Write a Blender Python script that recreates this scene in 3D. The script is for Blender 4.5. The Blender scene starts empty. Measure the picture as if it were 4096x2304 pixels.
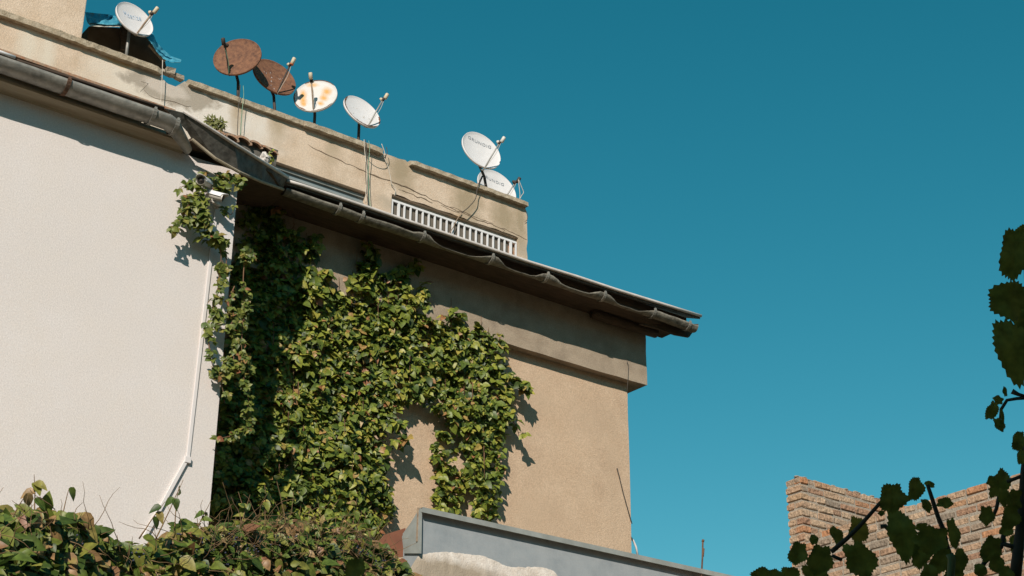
import bpy, bmesh, math, random
from mathutils import Vector, Matrix, noise as mnoise
R = math.radians
SC = bpy.context.scene
COL = SC.collection
random.seed(7)

# ---------------------------------------------------------------- camera, sky, sun, exposure
F_PX, PITCH, ROLL, YAW = 6431.28, R(24.688), R(.338), R(37.239)   # focal length in 4096-wide pixels
CAM = Vector((0, 0, 1.6))
FW = Vector((math.sin(YAW)*math.cos(PITCH), math.cos(YAW)*math.cos(PITCH), math.sin(PITCH)))
_r = Vector((math.cos(YAW), -math.sin(YAW), 0)); _u = _r.cross(FW)
RT = _r*math.cos(ROLL) + _u*math.sin(ROLL); UP = _u*math.cos(ROLL) - _r*math.sin(ROLL)
cd = bpy.data.cameras.new('camera'); cam = bpy.data.objects.new('camera', cd); COL.objects.link(cam)
cd.sensor_width = 36; cd.lens = F_PX/4096*36; cd.clip_end = 3000; cd.clip_start = .05
cam.matrix_world = Matrix.Translation(CAM) @ Matrix((RT, UP, -FW)).transposed().to_4x4()
SC.camera = cam

SUN = Vector((1.02, 1.0, -.86)).normalized()                        # travel direction of the light
w = bpy.data.worlds.new("World"); SC.world = w; w.use_nodes = True
nt = w.node_tree; sk = nt.nodes.new('ShaderNodeTexSky'); sk.sky_type = 'NISHITA'; sk.sun_disc = False; sk.dust_density = 0
sk.sun_elevation = math.asin(-SUN.z); sk.sun_rotation = math.atan2(-SUN.x, -SUN.y)
hs = nt.nodes.new('ShaderNodeHueSaturation')
hs.inputs['Hue'].default_value = .452; hs.inputs['Saturation'].default_value = 1.46; hs.inputs['Value'].default_value = 1.03
nt.links.new(sk.outputs[0], hs.inputs['Color'])
nt.links.new(hs.outputs[0], nt.nodes['Background'].inputs[0]); nt.nodes['Background'].inputs[1].default_value = .08
sd = bpy.data.lights.new('sun', 'SUN'); so = bpy.data.objects.new('sun', sd); COL.objects.link(so)
sd.energy = 5.0; sd.angle = R(.5); sd.color = (1, .90, .79)
so.rotation_euler = SUN.to_track_quat('-Z', 'Y').to_euler(); so.location = (-20, -25, 30)
SC.view_settings.view_transform = 'Standard'; SC.view_settings.look = 'None'
SC.view_settings.exposure = 0; SC.view_settings.gamma = 1

# ---------------------------------------------------------------- helpers
KP = 4096/2576
def ray(x, y):
    return (FW*F_PX + RT*(x*KP-2048) - UP*(y*KP-1152)).normalized()
def at_y(x, y, Y): d = ray(x, y); return CAM + d*(Y/d.y)
def at_x(x, y, X): d = ray(x, y); return CAM + d*(X/d.x)
def at_z(x, y, Z): d = ray(x, y); return CAM + d*((Z-1.6)/d.z)
def at_d(x, y, D): return CAM + ray(x, y)*D
def nz(x, y, z=0, s=1.): return mnoise.noise(Vector((x*s, y*s, z*s)))

class MB:
    def __init__(self): self.v = []; self.f = []; self.m = []
    def add(self, vs, fs, mi=0):
        o = len(self.v); self.v += [Vector(p) for p in vs]
        self.f += [tuple(i+o for i in f) for f in fs]; self.m += [mi]*len(fs)
    def box(self, a, b, mi=0):
        x0, y0, z0 = a; x1, y1, z1 = b
        self.add([(x0,y0,z0),(x1,y0,z0),(x1,y1,z0),(x0,y1,z0),(x0,y0,z1),(x1,y0,z1),(x1,y1,z1),(x0,y1,z1)],
                 [(0,3,2,1),(4,5,6,7),(0,1,5,4),(1,2,6,5),(2,3,7,6),(3,0,4,7)], mi)
    def prism(self, poly, off, mi=0):                    # polygon (3-D points) extruded by off
        n = len(poly); off = Vector(off)
        self.add([Vector(p) for p in poly] + [Vector(p)+off for p in poly],
                 [tuple(range(n)), tuple(reversed(range(n, 2*n)))] + [(i, i+n, (i+1) % n+n, (i+1) % n) for i in range(n)], mi)
    def tube(self, pts, r, seg=6, mi=0, cap=True):
        pts = [Vector(p) for p in pts]; n = len(pts)
        rr = r if isinstance(r, (list, tuple)) else [r]*n
        vs, fs = [], []
        up = None
        for i, p in enumerate(pts):
            t = (pts[min(i+1, n-1)] - pts[max(i-1, 0)])
            t = t.normalized() if t.length > 1e-9 else Vector((0, 0, 1))
            if up is None: up = t.orthogonal().normalized()
            up = (up - t*up.dot(t)); up = up.normalized() if up.length > 1e-6 else t.orthogonal().normalized()
            s = t.cross(up)
            for k in range(seg):
                a = 2*math.pi*k/seg
                vs.append(p + (up*math.cos(a) + s*math.sin(a))*rr[i])
        for i in range(n-1):
            for k in range(seg):
                fs.append((i*seg+k, i*seg+(k+1) % seg, (i+1)*seg+(k+1) % seg, (i+1)*seg+k))
        if cap: fs += [tuple(reversed(range(seg))), tuple(range((n-1)*seg, n*seg))]
        self.add(vs, fs, mi)
    def ball(self, c, r, mi=0, n=6, m=4, sc=(1, 1, 1)):
        vs = [Vector(c)+Vector((0, 0, r*sc[2]))]; fs = []
        for i in range(1, m):
            a = math.pi*i/m
            for k in range(n):
                b = 2*math.pi*k/n
                vs.append(Vector(c)+Vector((math.sin(a)*math.cos(b)*sc[0], math.sin(a)*math.sin(b)*sc[1], math.cos(a)*sc[2]))*r)
        vs.append(Vector(c)-Vector((0, 0, r*sc[2])))
        for k in range(n): fs.append((0, 1+k, 1+(k+1) % n))
        for i in range(m-2):
            for k in range(n): fs.append((1+i*n+k, 1+(i+1)*n+k, 1+(i+1)*n+(k+1) % n, 1+i*n+(k+1) % n))
        e = len(vs)-1
        for k in range(n): fs.append((e, 1+(m-2)*n+(k+1) % n, 1+(m-2)*n+k))
        self.add(vs, fs, mi)
    def build(self, name, mats, parent=None, smooth=False, bevel=0):
        me = bpy.data.meshes.new(name)
        o0 = parent.matrix_world.translation if parent else Vector()
        off = Vector(LOC.get(parent.name, (0, 0, 0))) if parent else Vector()
        me.from_pydata([tuple(p-off) for p in self.v], [], self.f)
        for m in (mats if isinstance(mats, (list, tuple)) else [mats]): me.materials.append(m)
        me.polygons.foreach_set('material_index', self.m)
        if smooth: me.polygons.foreach_set('use_smooth', [True]*len(me.polygons))
        bm = bmesh.new(); bm.from_mesh(me)
        if not smooth or len(self.f) < 3000: bmesh.ops.recalc_face_normals(bm, faces=bm.faces)
        if bevel:
            bmesh.ops.bevel(bm, geom=[e for e in bm.edges if len(e.link_faces) == 2 and e.calc_face_angle(0) > .5], offset=bevel, segments=2, affect='EDGES', profile=.6)
        bm.to_mesh(me); bm.free(); me.update()
        o = bpy.data.objects.new(name, me); COL.objects.link(o)
        if parent:
            o.parent = parent; LOC[o.name] = LOC.get(parent.name, (0, 0, 0))
        return o
LOC = {}                                                  # world location of each empty (children carry local coordinates)
def tag(o, label, cat, group=None, kind=None):
    o['label'] = label; o['category'] = cat
    if group: o['group'] = group
    if kind: o['kind'] = kind
    return o
def thing(name, loc, label, cat, group=None):
    o = bpy.data.objects.new(name, None); COL.objects.link(o); o.location = loc; o.empty_display_size = .2
    LOC[o.name] = tuple(loc)
    return tag(o, label, cat, group)

# ---------------------------------------------------------------- materials
def mat(name, color, rough=.85, spec=.3, var=None, scale=3., bump=0., bscale=120., metal=0., detail=8., stretch=None, contrast=(.35, .65), speck=0, sscale=70):
    """plain or two-tone noisy surface with a fine bump"""
    m = bpy.data.materials.new(name); m.use_nodes = True; n = m.node_tree; b = n.nodes['Principled BSDF']
    b.inputs['Roughness'].default_value = rough; b.inputs['Specular IOR Level'].default_value = spec; b.inputs['Metallic'].default_value = metal
    b.inputs['Base Color'].default_value = (*color, 1)
    tc = n.nodes.new('ShaderNodeTexCoord'); src = tc.outputs['Object']
    if stretch:
        mp = n.nodes.new('ShaderNodeMapping'); mp.inputs['Scale'].default_value = stretch; n.links.new(src, mp.inputs[0]); src2 = mp.outputs[0]
    else: src2 = src
    if var:
        cols = var if isinstance(var[0], (list, tuple)) else [var]
        cur = None
        for i, c2 in enumerate(cols):
            t = n.nodes.new('ShaderNodeTexNoise'); t.inputs['Scale'].default_value = scale*(1+1.7*i); t.inputs['Detail'].default_value = detail; t.inputs['Roughness'].default_value = .62
            n.links.new(src2 if i == 0 else src, t.inputs['Vector'])
            mr = n.nodes.new('ShaderNodeMapRange'); mr.inputs[1].default_value = contrast[0]; mr.inputs[2].default_value = contrast[1]
            n.links.new(t.outputs['Fac'], mr.inputs[0])
            mx = n.nodes.new('ShaderNodeMix'); mx.data_type = 'RGBA'
            if cur is None: mx.inputs[6].default_value = (*color, 1)
            else: n.links.new(cur, mx.inputs[6])
            mx.inputs[7].default_value = (*c2, 1); n.links.new(mr.outputs[0], mx.inputs[0]); cur = mx.outputs[2]
        n.links.new(cur, b.inputs['Base Color'])
    if speck:                                             # coarse sand grain of the render
        t = n.nodes.new('ShaderNodeTexNoise'); t.inputs['Scale'].default_value = sscale; t.inputs['Detail'].default_value = 3; n.links.new(src, t.inputs['Vector'])
        mr = n.nodes.new('ShaderNodeMapRange'); mr.inputs[1].default_value = .32; mr.inputs[2].default_value = .68; mr.inputs[3].default_value = 1-speck; mr.inputs[4].default_value = 1+speck*.7
        n.links.new(t.outputs['Fac'], mr.inputs[0])
        mx = n.nodes.new('ShaderNodeMix'); mx.data_type = 'RGBA'; mx.blend_type = 'MULTIPLY'; mx.inputs[0].default_value = 1
        lk = b.inputs['Base Color'].links
        if lk: n.links.new(lk[0].from_socket, mx.inputs[6])
        else: mx.inputs[6].default_value = (*color, 1)
        n.links.new(mr.outputs[0], mx.inputs[7]); n.links.new(mx.outputs[2], b.inputs['Base Color'])
    if bump:
        t = n.nodes.new('ShaderNodeTexNoise'); t.inputs['Scale'].default_value = bscale; t.inputs['Detail'].default_value = 4; n.links.new(src, t.inputs['Vector'])
        bp = n.nodes.new('ShaderNodeBump'); bp.inputs['Strength'].default_value = bump; bp.inputs['Distance'].default_value = .01
        n.links.new(t.outputs['Fac'], bp.inputs['Height']); n.links.new(bp.outputs[0], b.inputs['Normal'])
    return m
def patch(m, loc, size, color, soft=.25, nscale=6., namp=.5, amt=1.):
    """mix a worn patch (ellipsoid with a ragged border, object space) into the base colour of material m"""
    n = m.node_tree; b = n.nodes['Principled BSDF']
    tc = n.nodes.new('ShaderNodeTexCoord'); mp = n.nodes.new('ShaderNodeMapping'); mp.vector_type = 'TEXTURE'
    mp.inputs['Location'].default_value = loc; mp.inputs['Scale'].default_value = size; n.links.new(tc.outputs['Object'], mp.inputs[0])
    ln = n.nodes.new('ShaderNodeVectorMath'); ln.operation = 'LENGTH'; n.links.new(mp.outputs[0], ln.inputs[0])
    t = n.nodes.new('ShaderNodeTexNoise'); t.inputs['Scale'].default_value = nscale; t.inputs['Detail'].default_value = 8; n.links.new(tc.outputs['Object'], t.inputs['Vector'])
    ma = n.nodes.new('ShaderNodeMath'); ma.operation = 'MULTIPLY_ADD'; n.links.new(t.outputs['Fac'], ma.inputs[0]); ma.inputs[1].default_value = namp*2; n.links.new(ln.outputs['Value'], ma.inputs[2])
    mr = n.nodes.new('ShaderNodeMapRange'); mr.inputs[1].default_value = 1+namp-soft; mr.inputs[2].default_value = 1+namp+soft; mr.inputs[3].default_value = amt; mr.inputs[4].default_value = 0
    n.links.new(ma.outputs[0], mr.inputs[0])
    mx = n.nodes.new('ShaderNodeMix'); mx.data_type = 'RGBA'; mx.inputs[7].default_value = (*color, 1)
    lk = b.inputs['Base Color'].links
    if lk: n.links.new(lk[0].from_socket, mx.inputs[6])
    else: mx.inputs[6].default_value = b.inputs['Base Color'].default_value
    n.links.new(mr.outputs[0], mx.inputs[0]); n.links.new(mx.outputs[2], b.inputs['Base Color'])
def leaf_mat(name, stops, rough=.46, spec=.42, mottled=.35):
    m = bpy.data.materials.new(name); m.use_nodes = True; n = m.node_tree; b = n.nodes['Principled BSDF']
    g = n.nodes.new('ShaderNodeNewGeometry'); cr = n.nodes.new('ShaderNodeValToRGB')
    e = cr.color_ramp.elements
    while len(e) > 1: e.remove(e[-1])
    e[0].position = stops[0][0]; e[0].color = (*stops[0][1], 1)
    for p, c in stops[1:]: q = e.new(p); q.color = (*c, 1)
    n.links.new(g.outputs['Random Per Island'], cr.inputs[0])
    tc = n.nodes.new('ShaderNodeTexCoord'); t = n.nodes.new('ShaderNodeTexNoise'); t.inputs['Scale'].default_value = 45; t.inputs['Detail'].default_value = 4
    n.links.new(tc.outputs['Object'], t.inputs['Vector'])
    mr = n.nodes.new('ShaderNodeMapRange'); mr.inputs[1].default_value = .3; mr.inputs[2].default_value = .7; mr.inputs[3].default_value = 1-mottled; mr.inputs[4].default_value = 1+mottled
    n.links.new(t.outputs['Fac'], mr.inputs[0])
    mu = n.nodes.new('ShaderNodeMix'); mu.data_type = 'RGBA'; mu.blend_type = 'MULTIPLY'; mu.inputs[0].default_value = 1
    n.links.new(cr.outputs[0], mu.inputs[6]); n.links.new(mr.outputs[0], mu.inputs[7])
    n.links.new(mu.outputs[2], b.inputs['Base Color'])
    b.inputs['Roughness'].default_value = rough; b.inputs['Specular IOR Level'].default_value = spec
    tr = n.nodes.new('ShaderNodeBsdfTranslucent'); n.links.new(mu.outputs[2], tr.inputs['Color'])
    mix = n.nodes.new('ShaderNodeMixShader'); mix.inputs[0].default_value = .26
    out = n.nodes['Material Output']; n.links.new(b.outputs[0], mix.inputs[1]); n.links.new(tr.outputs[0], mix.inputs[2]); n.links.new(mix.outputs[0], out.inputs[0])
    return m

M = {}
M['ground'] = mat('dry_earth', (.20, .15, .085), var=(.15, .11, .065), scale=.6, bump=.4, bscale=20)
M['white'] = mat('white_stucco', (.725, .675, .655), var=[(.665, .615, .59), (.70, .64, .60)], scale=1.1, bump=.35, bscale=120, contrast=(.3, .75), speck=.09)
M['tan'] = mat('tan_stucco', (.565, .41, .28), var=[(.485, .35, .24), (.585, .435, .305)], scale=1.5, bump=.6, bscale=120, contrast=(.35, .7), speck=.15)
M['beam'] = mat('grey_tan_stucco', (.345, .275, .20), var=[(.27, .215, .16), (.39, .315, .235)], scale=2.2, bump=.6, bscale=110, speck=.16)
M['upper'] = mat('weathered_stucco', (.63, .485, .355), var=[(.51, .385, .27), (.69, .555, .43)], scale=1.1, bump=.7, bscale=90, stretch=(2.2, 1, .7), speck=.15, sscale=50)
M['cap'] = mat('old_concrete', (.36, .29, .20), var=[(.22, .175, .115), (.46, .385, .285)], scale=6, bump=.9, bscale=60)
M['rough_cap'] = mat('rough_concrete', (.30, .25, .19), var=(.42, .36, .28), scale=9, bump=.9, bscale=50)  # plain grey concrete: rubble, lintel, garden wall
M['soffit'] = mat('painted_soffit', (.42, .36, .27), var=(.30, .24, .165), scale=5, bump=.3, bscale=60, stretch=(.25, 3, 3))
M['zinc'] = mat('old_zinc', (.26, .25, .225), rough=.5, spec=.5, var=[(.13, .125, .11), (.36, .34, .30)], scale=3.5, bump=.3, bscale=25, metal=.25)
M['zinc_rust'] = mat('rusty_strap', (.16, .085, .05), var=(.10, .06, .04), scale=20, bump=.4, bscale=60)
M['felt'] = mat('torn_zinc', (.17, .158, .13), rough=.7, var=[(.075, .068, .055), (.27, .25, .205)], scale=5, bump=.6, bscale=30)
M['lip'] = mat('lead_edge', (.66, .61, .57), rough=.6, var=(.52, .48, .445), scale=6, bump=.2, bscale=40)
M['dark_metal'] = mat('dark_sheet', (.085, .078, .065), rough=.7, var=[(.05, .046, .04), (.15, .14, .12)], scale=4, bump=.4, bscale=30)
M['brown_edge'] = mat('brown_drip_edge', (.085, .058, .042), var=(.055, .038, .028), scale=8)
M['tile'] = mat('clay_tile', (.42, .19, .10), var=[(.28, .14, .08), (.36, .28, .20)], scale=9, bump=.6, bscale=50)
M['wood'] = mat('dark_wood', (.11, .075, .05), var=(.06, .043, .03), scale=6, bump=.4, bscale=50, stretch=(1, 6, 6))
M['crack'] = mat('crack_dark', (.12, .085, .055), var=(.22, .16, .11), scale=20)
M['paint_white'] = mat('white_paint', (.78, .77, .77), rough=.5, spec=.4, var=(.68, .67, .67), scale=12)
M['plastic_white'] = mat('white_plastic', (.70, .66, .65), rough=.45, spec=.4)
M['pane'] = mat('dusty_glass', (.20, .24, .25), rough=.22, spec=.6, var=(.27, .30, .30), scale=3)
M['shutter'] = mat('grey_board', (.145, .125, .098), var=(.12, .105, .085), scale=3)
M['dish_white'] = mat('dish_white_paint', (.69, .67, .67), rough=.55, spec=.3, var=(.64, .62, .62), scale=8)
M['dish_rust'] = mat('dish_rust', (.165, .075, .045), rough=.8, var=[(.08, .04, .028), (.23, .11, .06)], scale=7, bump=.4, bscale=90)
M['dish_edge_rust'] = mat('rim_rust', (.20, .085, .04), rough=.85, var=(.13, .06, .03), scale=20)
M['black_steel'] = mat('black_steel', (.035, .032, .03), rough=.6, var=(.07, .05, .04), scale=14)
M['grey_steel'] = mat('grey_steel', (.34, .33, .31), rough=.5, metal=.3, var=(.25, .24, .22), scale=14)
M['tan_steel'] = mat('taped_arm', (.36, .28, .20), rough=.8, var=(.24, .17, .12), scale=20)
M['lnb'] = mat('cream_plastic', (.60, .51, .37), rough=.6, var=(.50, .42, .30), scale=20)
M['lnb_white'] = mat('pale_plastic', (.62, .58, .52), rough=.5)
M['orange'] = mat('orange_cap', (.45, .12, .04), rough=.6)
M['letter'] = mat('grey_lettering', (.25, .28, .31), rough=.6)
M['letter_blue'] = mat('faded_blue_lettering', (.42, .52, .64), rough=.6)
M['tarp'] = mat('blue_tarp', (.02, .22, .34), rough=.45, spec=.5, var=[(.012, .15, .25), (.10, .36, .46)], scale=3, bump=.6, bscale=14)
M['tarp_line'] = mat('tarp_lining', (.55, .50, .42), rough=.8)
M['board'] = mat('brown_board', (.16, .115, .075), var=(.10, .07, .045), scale=5)
M['cable_w'] = mat('pale_cable', (.52, .47, .40), rough=.6)
M['cable_k'] = mat('dark_cable', (.07, .06, .05), rough=.6)
M['cable_g'] = mat('green_cable', (.22, .36, .24), rough=.6)
M['cctv_body'] = mat('cctv_body', (.58, .54, .48), rough=.45, spec=.4)
M['glass_dark'] = mat('dark_lens', (.022, .022, .022), rough=.12, spec=.6)
M['fascia'] = mat('galvanised_sheet', (.30, .33, .35), rough=.5, spec=.45, var=[(.255, .285, .305), (.335, .36, .375)], scale=2.2, bump=.12, bscale=12, stretch=(2.5, 1, .5), speck=.05)
M['fascia_edge'] = mat('weathered_flashing', (.31, .33, .315), rough=.6, var=(.23, .245, .23), scale=5)
M['mortar_white'] = mat('rough_plaster', (.62, .555, .49), var=[(.50, .43, .36), (.70, .645, .585)], scale=4, bump=.6, bscale=60, speck=.12)
M['rust_sheet'] = mat('red_rust_sheet', (.26, .105, .06), rough=.8, var=(.20, .08, .05), scale=6)
M['stem'] = mat('vine_stem', (.23, .125, .07), rough=.8, var=(.15, .085, .05), scale=12)
M['twig'] = mat('dry_twig', (.24, .155, .075), rough=.85, var=(.13, .08, .045), scale=10)
M['berry'] = mat('blue_berry', (.045, .05, .08), rough=.45)
M['leaf_ivy'] = leaf_mat('creeper_leaf', [(0, (.04, .07, .014)), (.25, (.09, .135, .022)), (.5, (.165, .21, .03)), (.76, (.26, .285, .042)), (.93, (.36, .33, .06)), (.975, (.40, .24, .09)), (1, (.32, .12, .06))])
M['leaf_hedge'] = leaf_mat('hedge_leaf', [(0, (.04, .075, .014)), (.3, (.095, .145, .024)), (.58, (.16, .20, .034)), (.74, (.25, .24, .05)), (.82, (.37, .25, .11)), (.94, (.30, .175, .075)), (1, (.24, .10, .055))])
M['leaf_young'] = leaf_mat('young_leaf', [(0, (.06, .10, .02)), (.45, (.13, .165, .03)), (.85, (.22, .24, .045)), (.95, (.28, .22, .06)), (1, (.30, .12, .06))])
M['leaf_grape'] = leaf_mat('grape_leaf', [(0, (.11, .125, .022)), (.8, (.15, .165, .03)), (1, (.19, .19, .04))], rough=.6, spec=.25)
M['leaf_grape_y'] = leaf_mat('yellowing_grape_leaf', [(0, (.24, .21, .03)), (1, (.30, .22, .04))], rough=.6, spec=.25)
M['grape_stem'] = mat('grape_stem', (.05, .04, .03), rough=.8)
M['grape_shoot'] = mat('grape_green_shoot', (.10, .12, .05), rough=.7)
M['succulent'] = leaf_mat('sedum_leaf', [(0, (.16, .17, .05)), (1, (.27, .27, .09))], rough=.6)
M['mortar'] = mat('lime_mortar', (.40, .345, .28), var=(.27, .23, .185), scale=14, bump=1., bscale=70)
def brick_mat():
    m = leaf_mat('old_brick', [(0, (.30, .17, .11)), (.2, (.40, .265, .175)), (.45, (.455, .325, .22)), (.65, (.32, .235, .17)), (.8, (.245, .195, .15)), (.93, (.42, .205, .105)), (1, (.38, .31, .21))], rough=.9, spec=.2, mottled=.3)
    n = m.node_tree; o = n.nodes['Material Output']; b = n.nodes['Principled BSDF']; n.links.new(b.outputs[0], o.inputs[0])
    tc = n.nodes.new('ShaderNodeTexCoord'); t = n.nodes.new('ShaderNodeTexNoise'); t.inputs['Scale'].default_value = 22; t.inputs['Detail'].default_value = 6
    bp = n.nodes.new('ShaderNodeBump'); bp.inputs['Strength'].default_value = 1.; bp.inputs['Distance'].default_value = .03
    n.links.new(tc.outputs['Object'], t.inputs['Vector']); n.links.new(t.outputs['Fac'], bp.inputs['Height']); n.links.new(bp.outputs[0], b.inputs['Normal'])
    return m
M['brick'] = brick_mat()
M['blocker_wall'] = mat('shade_block_wall', (.42, .34, .26), var=(.36, .29, .22), scale=2)  # walls of the two added light-blocking volumes
def dirty_dish():
    m = mat('dish_white_rust_streaks', (.77, .75, .74), rough=.5, spec=.35, var=(.70, .67, .62), scale=7)
    return m

# ---------------------------------------------------------------- setting
g = MB(); g.add([(-900, -900, 0), (900, -900, 0), (900, 900, 0), (-900, 900, 0)], [(0, 1, 2, 3)])
g.build('ground', M['ground'])['kind'] = 'structure'

def wall_grid(mb, xs, zs, Y, holes, depth, thick, jit=None, mi=0):
    """front face on plane Y between grid lines, rectangular holes with reveals, top / side returns"""
    xs = sorted(set(xs + [h[0] for h in holes] + [h[1] for h in holes])); zs = sorted(set(zs + [h[2] for h in holes] + [h[3] for h in holes]))
    def P(x, z):
        dx, dz = jit(x, z) if jit else (0, 0)
        return Vector((x+dx, Y, z+dz))
    idx = {}; vs = []; fs = []
    for i, x in enumerate(xs):
        for j, z in enumerate(zs): idx[i, j] = len(vs); vs.append(P(x, z))
    for i in range(len(xs)-1):
        for j in range(len(zs)-1):
            cx, cz = (xs[i]+xs[i+1])/2, (zs[j]+zs[j+1])/2
            if any(h[0] < cx < h[1] and h[2] < cz < h[3] for h in holes): continue
            fs.append((idx[i, j], idx[i+1, j], idx[i+1, j+1], idx[i, j+1]))
    mb.add(vs, fs, mi)
    b = Vector((0, thick, 0)); nx, nz_ = len(xs)-1, len(zs)-1
    for i in range(nx):                                     # top return
        p, q = vs[idx[i, nz_]], vs[idx[i+1, nz_]]; mb.add([p, q, q+b, p+b], [(0, 1, 2, 3)], mi)
    for j in range(nz_):                                    # side returns
        for i in (0, nx):
            p, q = vs[idx[i, j]], vs[idx[i, j+1]]; mb.add([p, q, q+b, p+b], [(0, 1, 2, 3)], mi)
    p, q = vs[idx[0, 0]], vs[idx[nx, 0]]; r_, s_ = vs[idx[nx, nz_]], vs[idx[0, nz_]]
    mb.add([p+b, q+b, r_+b, s_+b], [(0, 1, 2, 3)], mi)
    for (x0, x1, z0, z1) in holes:
        d = Vector((0, depth, 0)); c = [P(x0, z0), P(x1, z0), P(x1, z1), P(x0, z1)]
        for a in range(4): p, q = c[a], c[(a+1) % 4]; mb.add([p, q, q+d, p+d], [(0, 1, 2, 3)], mi)

def frange(a, b, s):
    n = max(1, int(round((b-a)/s))); return [a+(b-a)*i/n for i in range(n+1)]
def ribbon(mb, pts, width, out, mi=0):
    """thin raised strip along 3-D points lying on a Y plane (cracks)"""
    for p, q in zip(pts[:-1], pts[1:]):
        d = (q-p); n = Vector((-d.z, 0, d.x)).normalized()*width*random.uniform(.5, 1.2)
        mb.prism([p-n, q-n*.7, q+n*.7, p+n], (0, -out, 0), mi)
def rough_line(pts, step=.08, amp=.02):
    out = []
    for p, q in zip(pts[:-1], pts[1:]):
        n = max(1, int((q-p).length/step))
        for i in range(n):
            e = p.lerp(q, i/n); out.append(e + Vector((random.uniform(-amp, amp)*.4, 0, random.uniform(-amp, amp))))
    return out + [pts[-1]]

# ================================================================ WHITE HOUSE
YW = 12.0; XW = 5.925; ZS = 8.81
wh = thing('white_house', (0, 14, 0), 'white rendered house wall under a zinc gutter, left of the ivy', 'house')
mb = MB(); wall_grid(mb, frange(-6, XW, .6), frange(0, ZS, .8), YW, [], .1, 3.2)
mb.build('wall', M['white'], wh)
mb = MB()                                                   # cove moulding between wall and gutter
prof = [(12.06, 8.80), (11.985, 8.80), (11.975, 8.813), (11.935, 8.818), (11.895, 8.826), (11.865, 8.838), (11.862, 8.862), (11.965, 8.868), (11.97, 8.96), (12.06, 8.97)]
n = len(prof)
mb.add([(-6, y, z) for y, z in prof] + [(5.34, y, z) for y, z in prof], [(i, (i+1) % n, (i+1) % n+n, i+n) for i in range(n)] + [tuple(range(n)), tuple(range(2*n-1, n-1, -1))])
mb.build('cove_moulding', M['soffit'], wh)
mb = MB(); mb.prism([(-6, 11.69, 9.03), (-6, 15.5, 10.35), (-6, 15.5, 10.25), (-6, 11.69, 9.005)], (11.1, 0, 0)); mb.build('roof', M['tile'], wh)
mb = MB(); mb.tube([at_y(-400, 18, 11.66), at_y(-100, 110, 11.66), at_y(40, 152, 11.66), at_y(200, 203, 11.66), at_y(330, 246, 11.66), at_y(412, 273, 11.66)], .017, 8); mb.build('drip_edge', M['brown_edge'], wh, True)
mb = MB(); mb.tube([at_y(-400, 8, 11.645), at_y(-100, 98, 11.645), at_y(0, 131, 11.64), at_y(38, 145, 11.64)], .016, 8); mb.build('edge_flashing', M['paint_white'], wh, True)

# ================================================================ gutters
def gutter(name_label, path, r, phi, mi_mat, straps, label, thick=.004, seg=12, bumpy=0, rusty=()):
    """half-round gutter swept along path: phi(i) = how far the front wall rises (degrees past the bottom)"""
    t = thing('gutter', path[0], label, 'gutter', 'roof gutters')
    mb = MB(); ring = []
    for i, p in enumerate(path):
        row_o, row_i = [], []
        e = phi(i)
        for k in range(seg+1):
            a = R(-90 + (90+e)*k/seg)                         # -90 = back rim, 0 = bottom, +90 = front rim
            rr = r*(1 + bumpy*nz(p.x*2.2, k*.35, 3))
            row_o.append(p + Vector((0, -math.sin(a)*rr, -math.cos(a)*rr)))
            row_i.append(p + Vector((0, -math.sin(a)*(rr-thick), -math.cos(a)*(rr-thick))))
        ring.append(row_o + row_i[::-1])
    n = len(ring[0]); vs = [v for rw in ring for v in rw]; fs = []
    for i in range(len(path)-1):
        for k in range(n): fs.append((i*n+k, i*n+(k+1) % n, (i+1)*n+(k+1) % n, (i+1)*n+k))
    mb.add(vs, fs); body = mb.build('trough', mi_mat, t, True)
    for s in straps:
        p = path[s]; mb = MB(); pts = [p + Vector((0, -math.sin(R(a))*(r+.006), -math.cos(R(a))*(r+.006))) for a in range(-95, 100, 15)]
        for q0, q1 in zip(pts[:-1], pts[1:]):
            wv = Vector((.018, 0, 0)); o = (((q0+q1)/2)-p); o.x = 0; o = o.normalized()*.006
            mb.add([q0-wv, q0+wv, q1+wv, q1-wv, q0-wv+o, q0+wv+o, q1+wv+o, q1-wv+o], [(0,3,2,1),(4,5,6,7),(0,1,5,4),(1,2,6,5),(2,3,7,6),(3,0,4,7)])
        tip = pts[-1]; mb.box(tip+Vector((-.010, -.006, -.01)), tip+Vector((.010, .014, .018)))
        mb.build('strap', M['zinc_rust'] if s in rusty else M['zinc'], t)
    return t
xs = frange(-6, 5.05, .16); path = [Vector((x, 11.74, 8.945)) for x in xs] + [Vector((5.12, 11.755, 8.925)), Vector((5.19, 11.79, 8.91)), Vector((5.27, 11.84, 8.89)), Vector((5.36, 11.9, 8.86))]
st = [min(range(len(path)), key=lambda i: abs(path[i].x-x)) for x in (-4, -1.2, 1.6, 3.2, at_y(188, 232, 11.66).x, at_y(407, 305, 11.66).x, at_y(443, 330, 11.66).x)]
NL = len(path)
gt = gutter('', path, .102, lambda i: 84 if i < NL-3 else 84-14*(i-NL+4), M['zinc'], st, 'grey zinc half-round gutter with rusty straps above the white wall', bumpy=.06, rusty=(st[1], st[4]))

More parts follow.
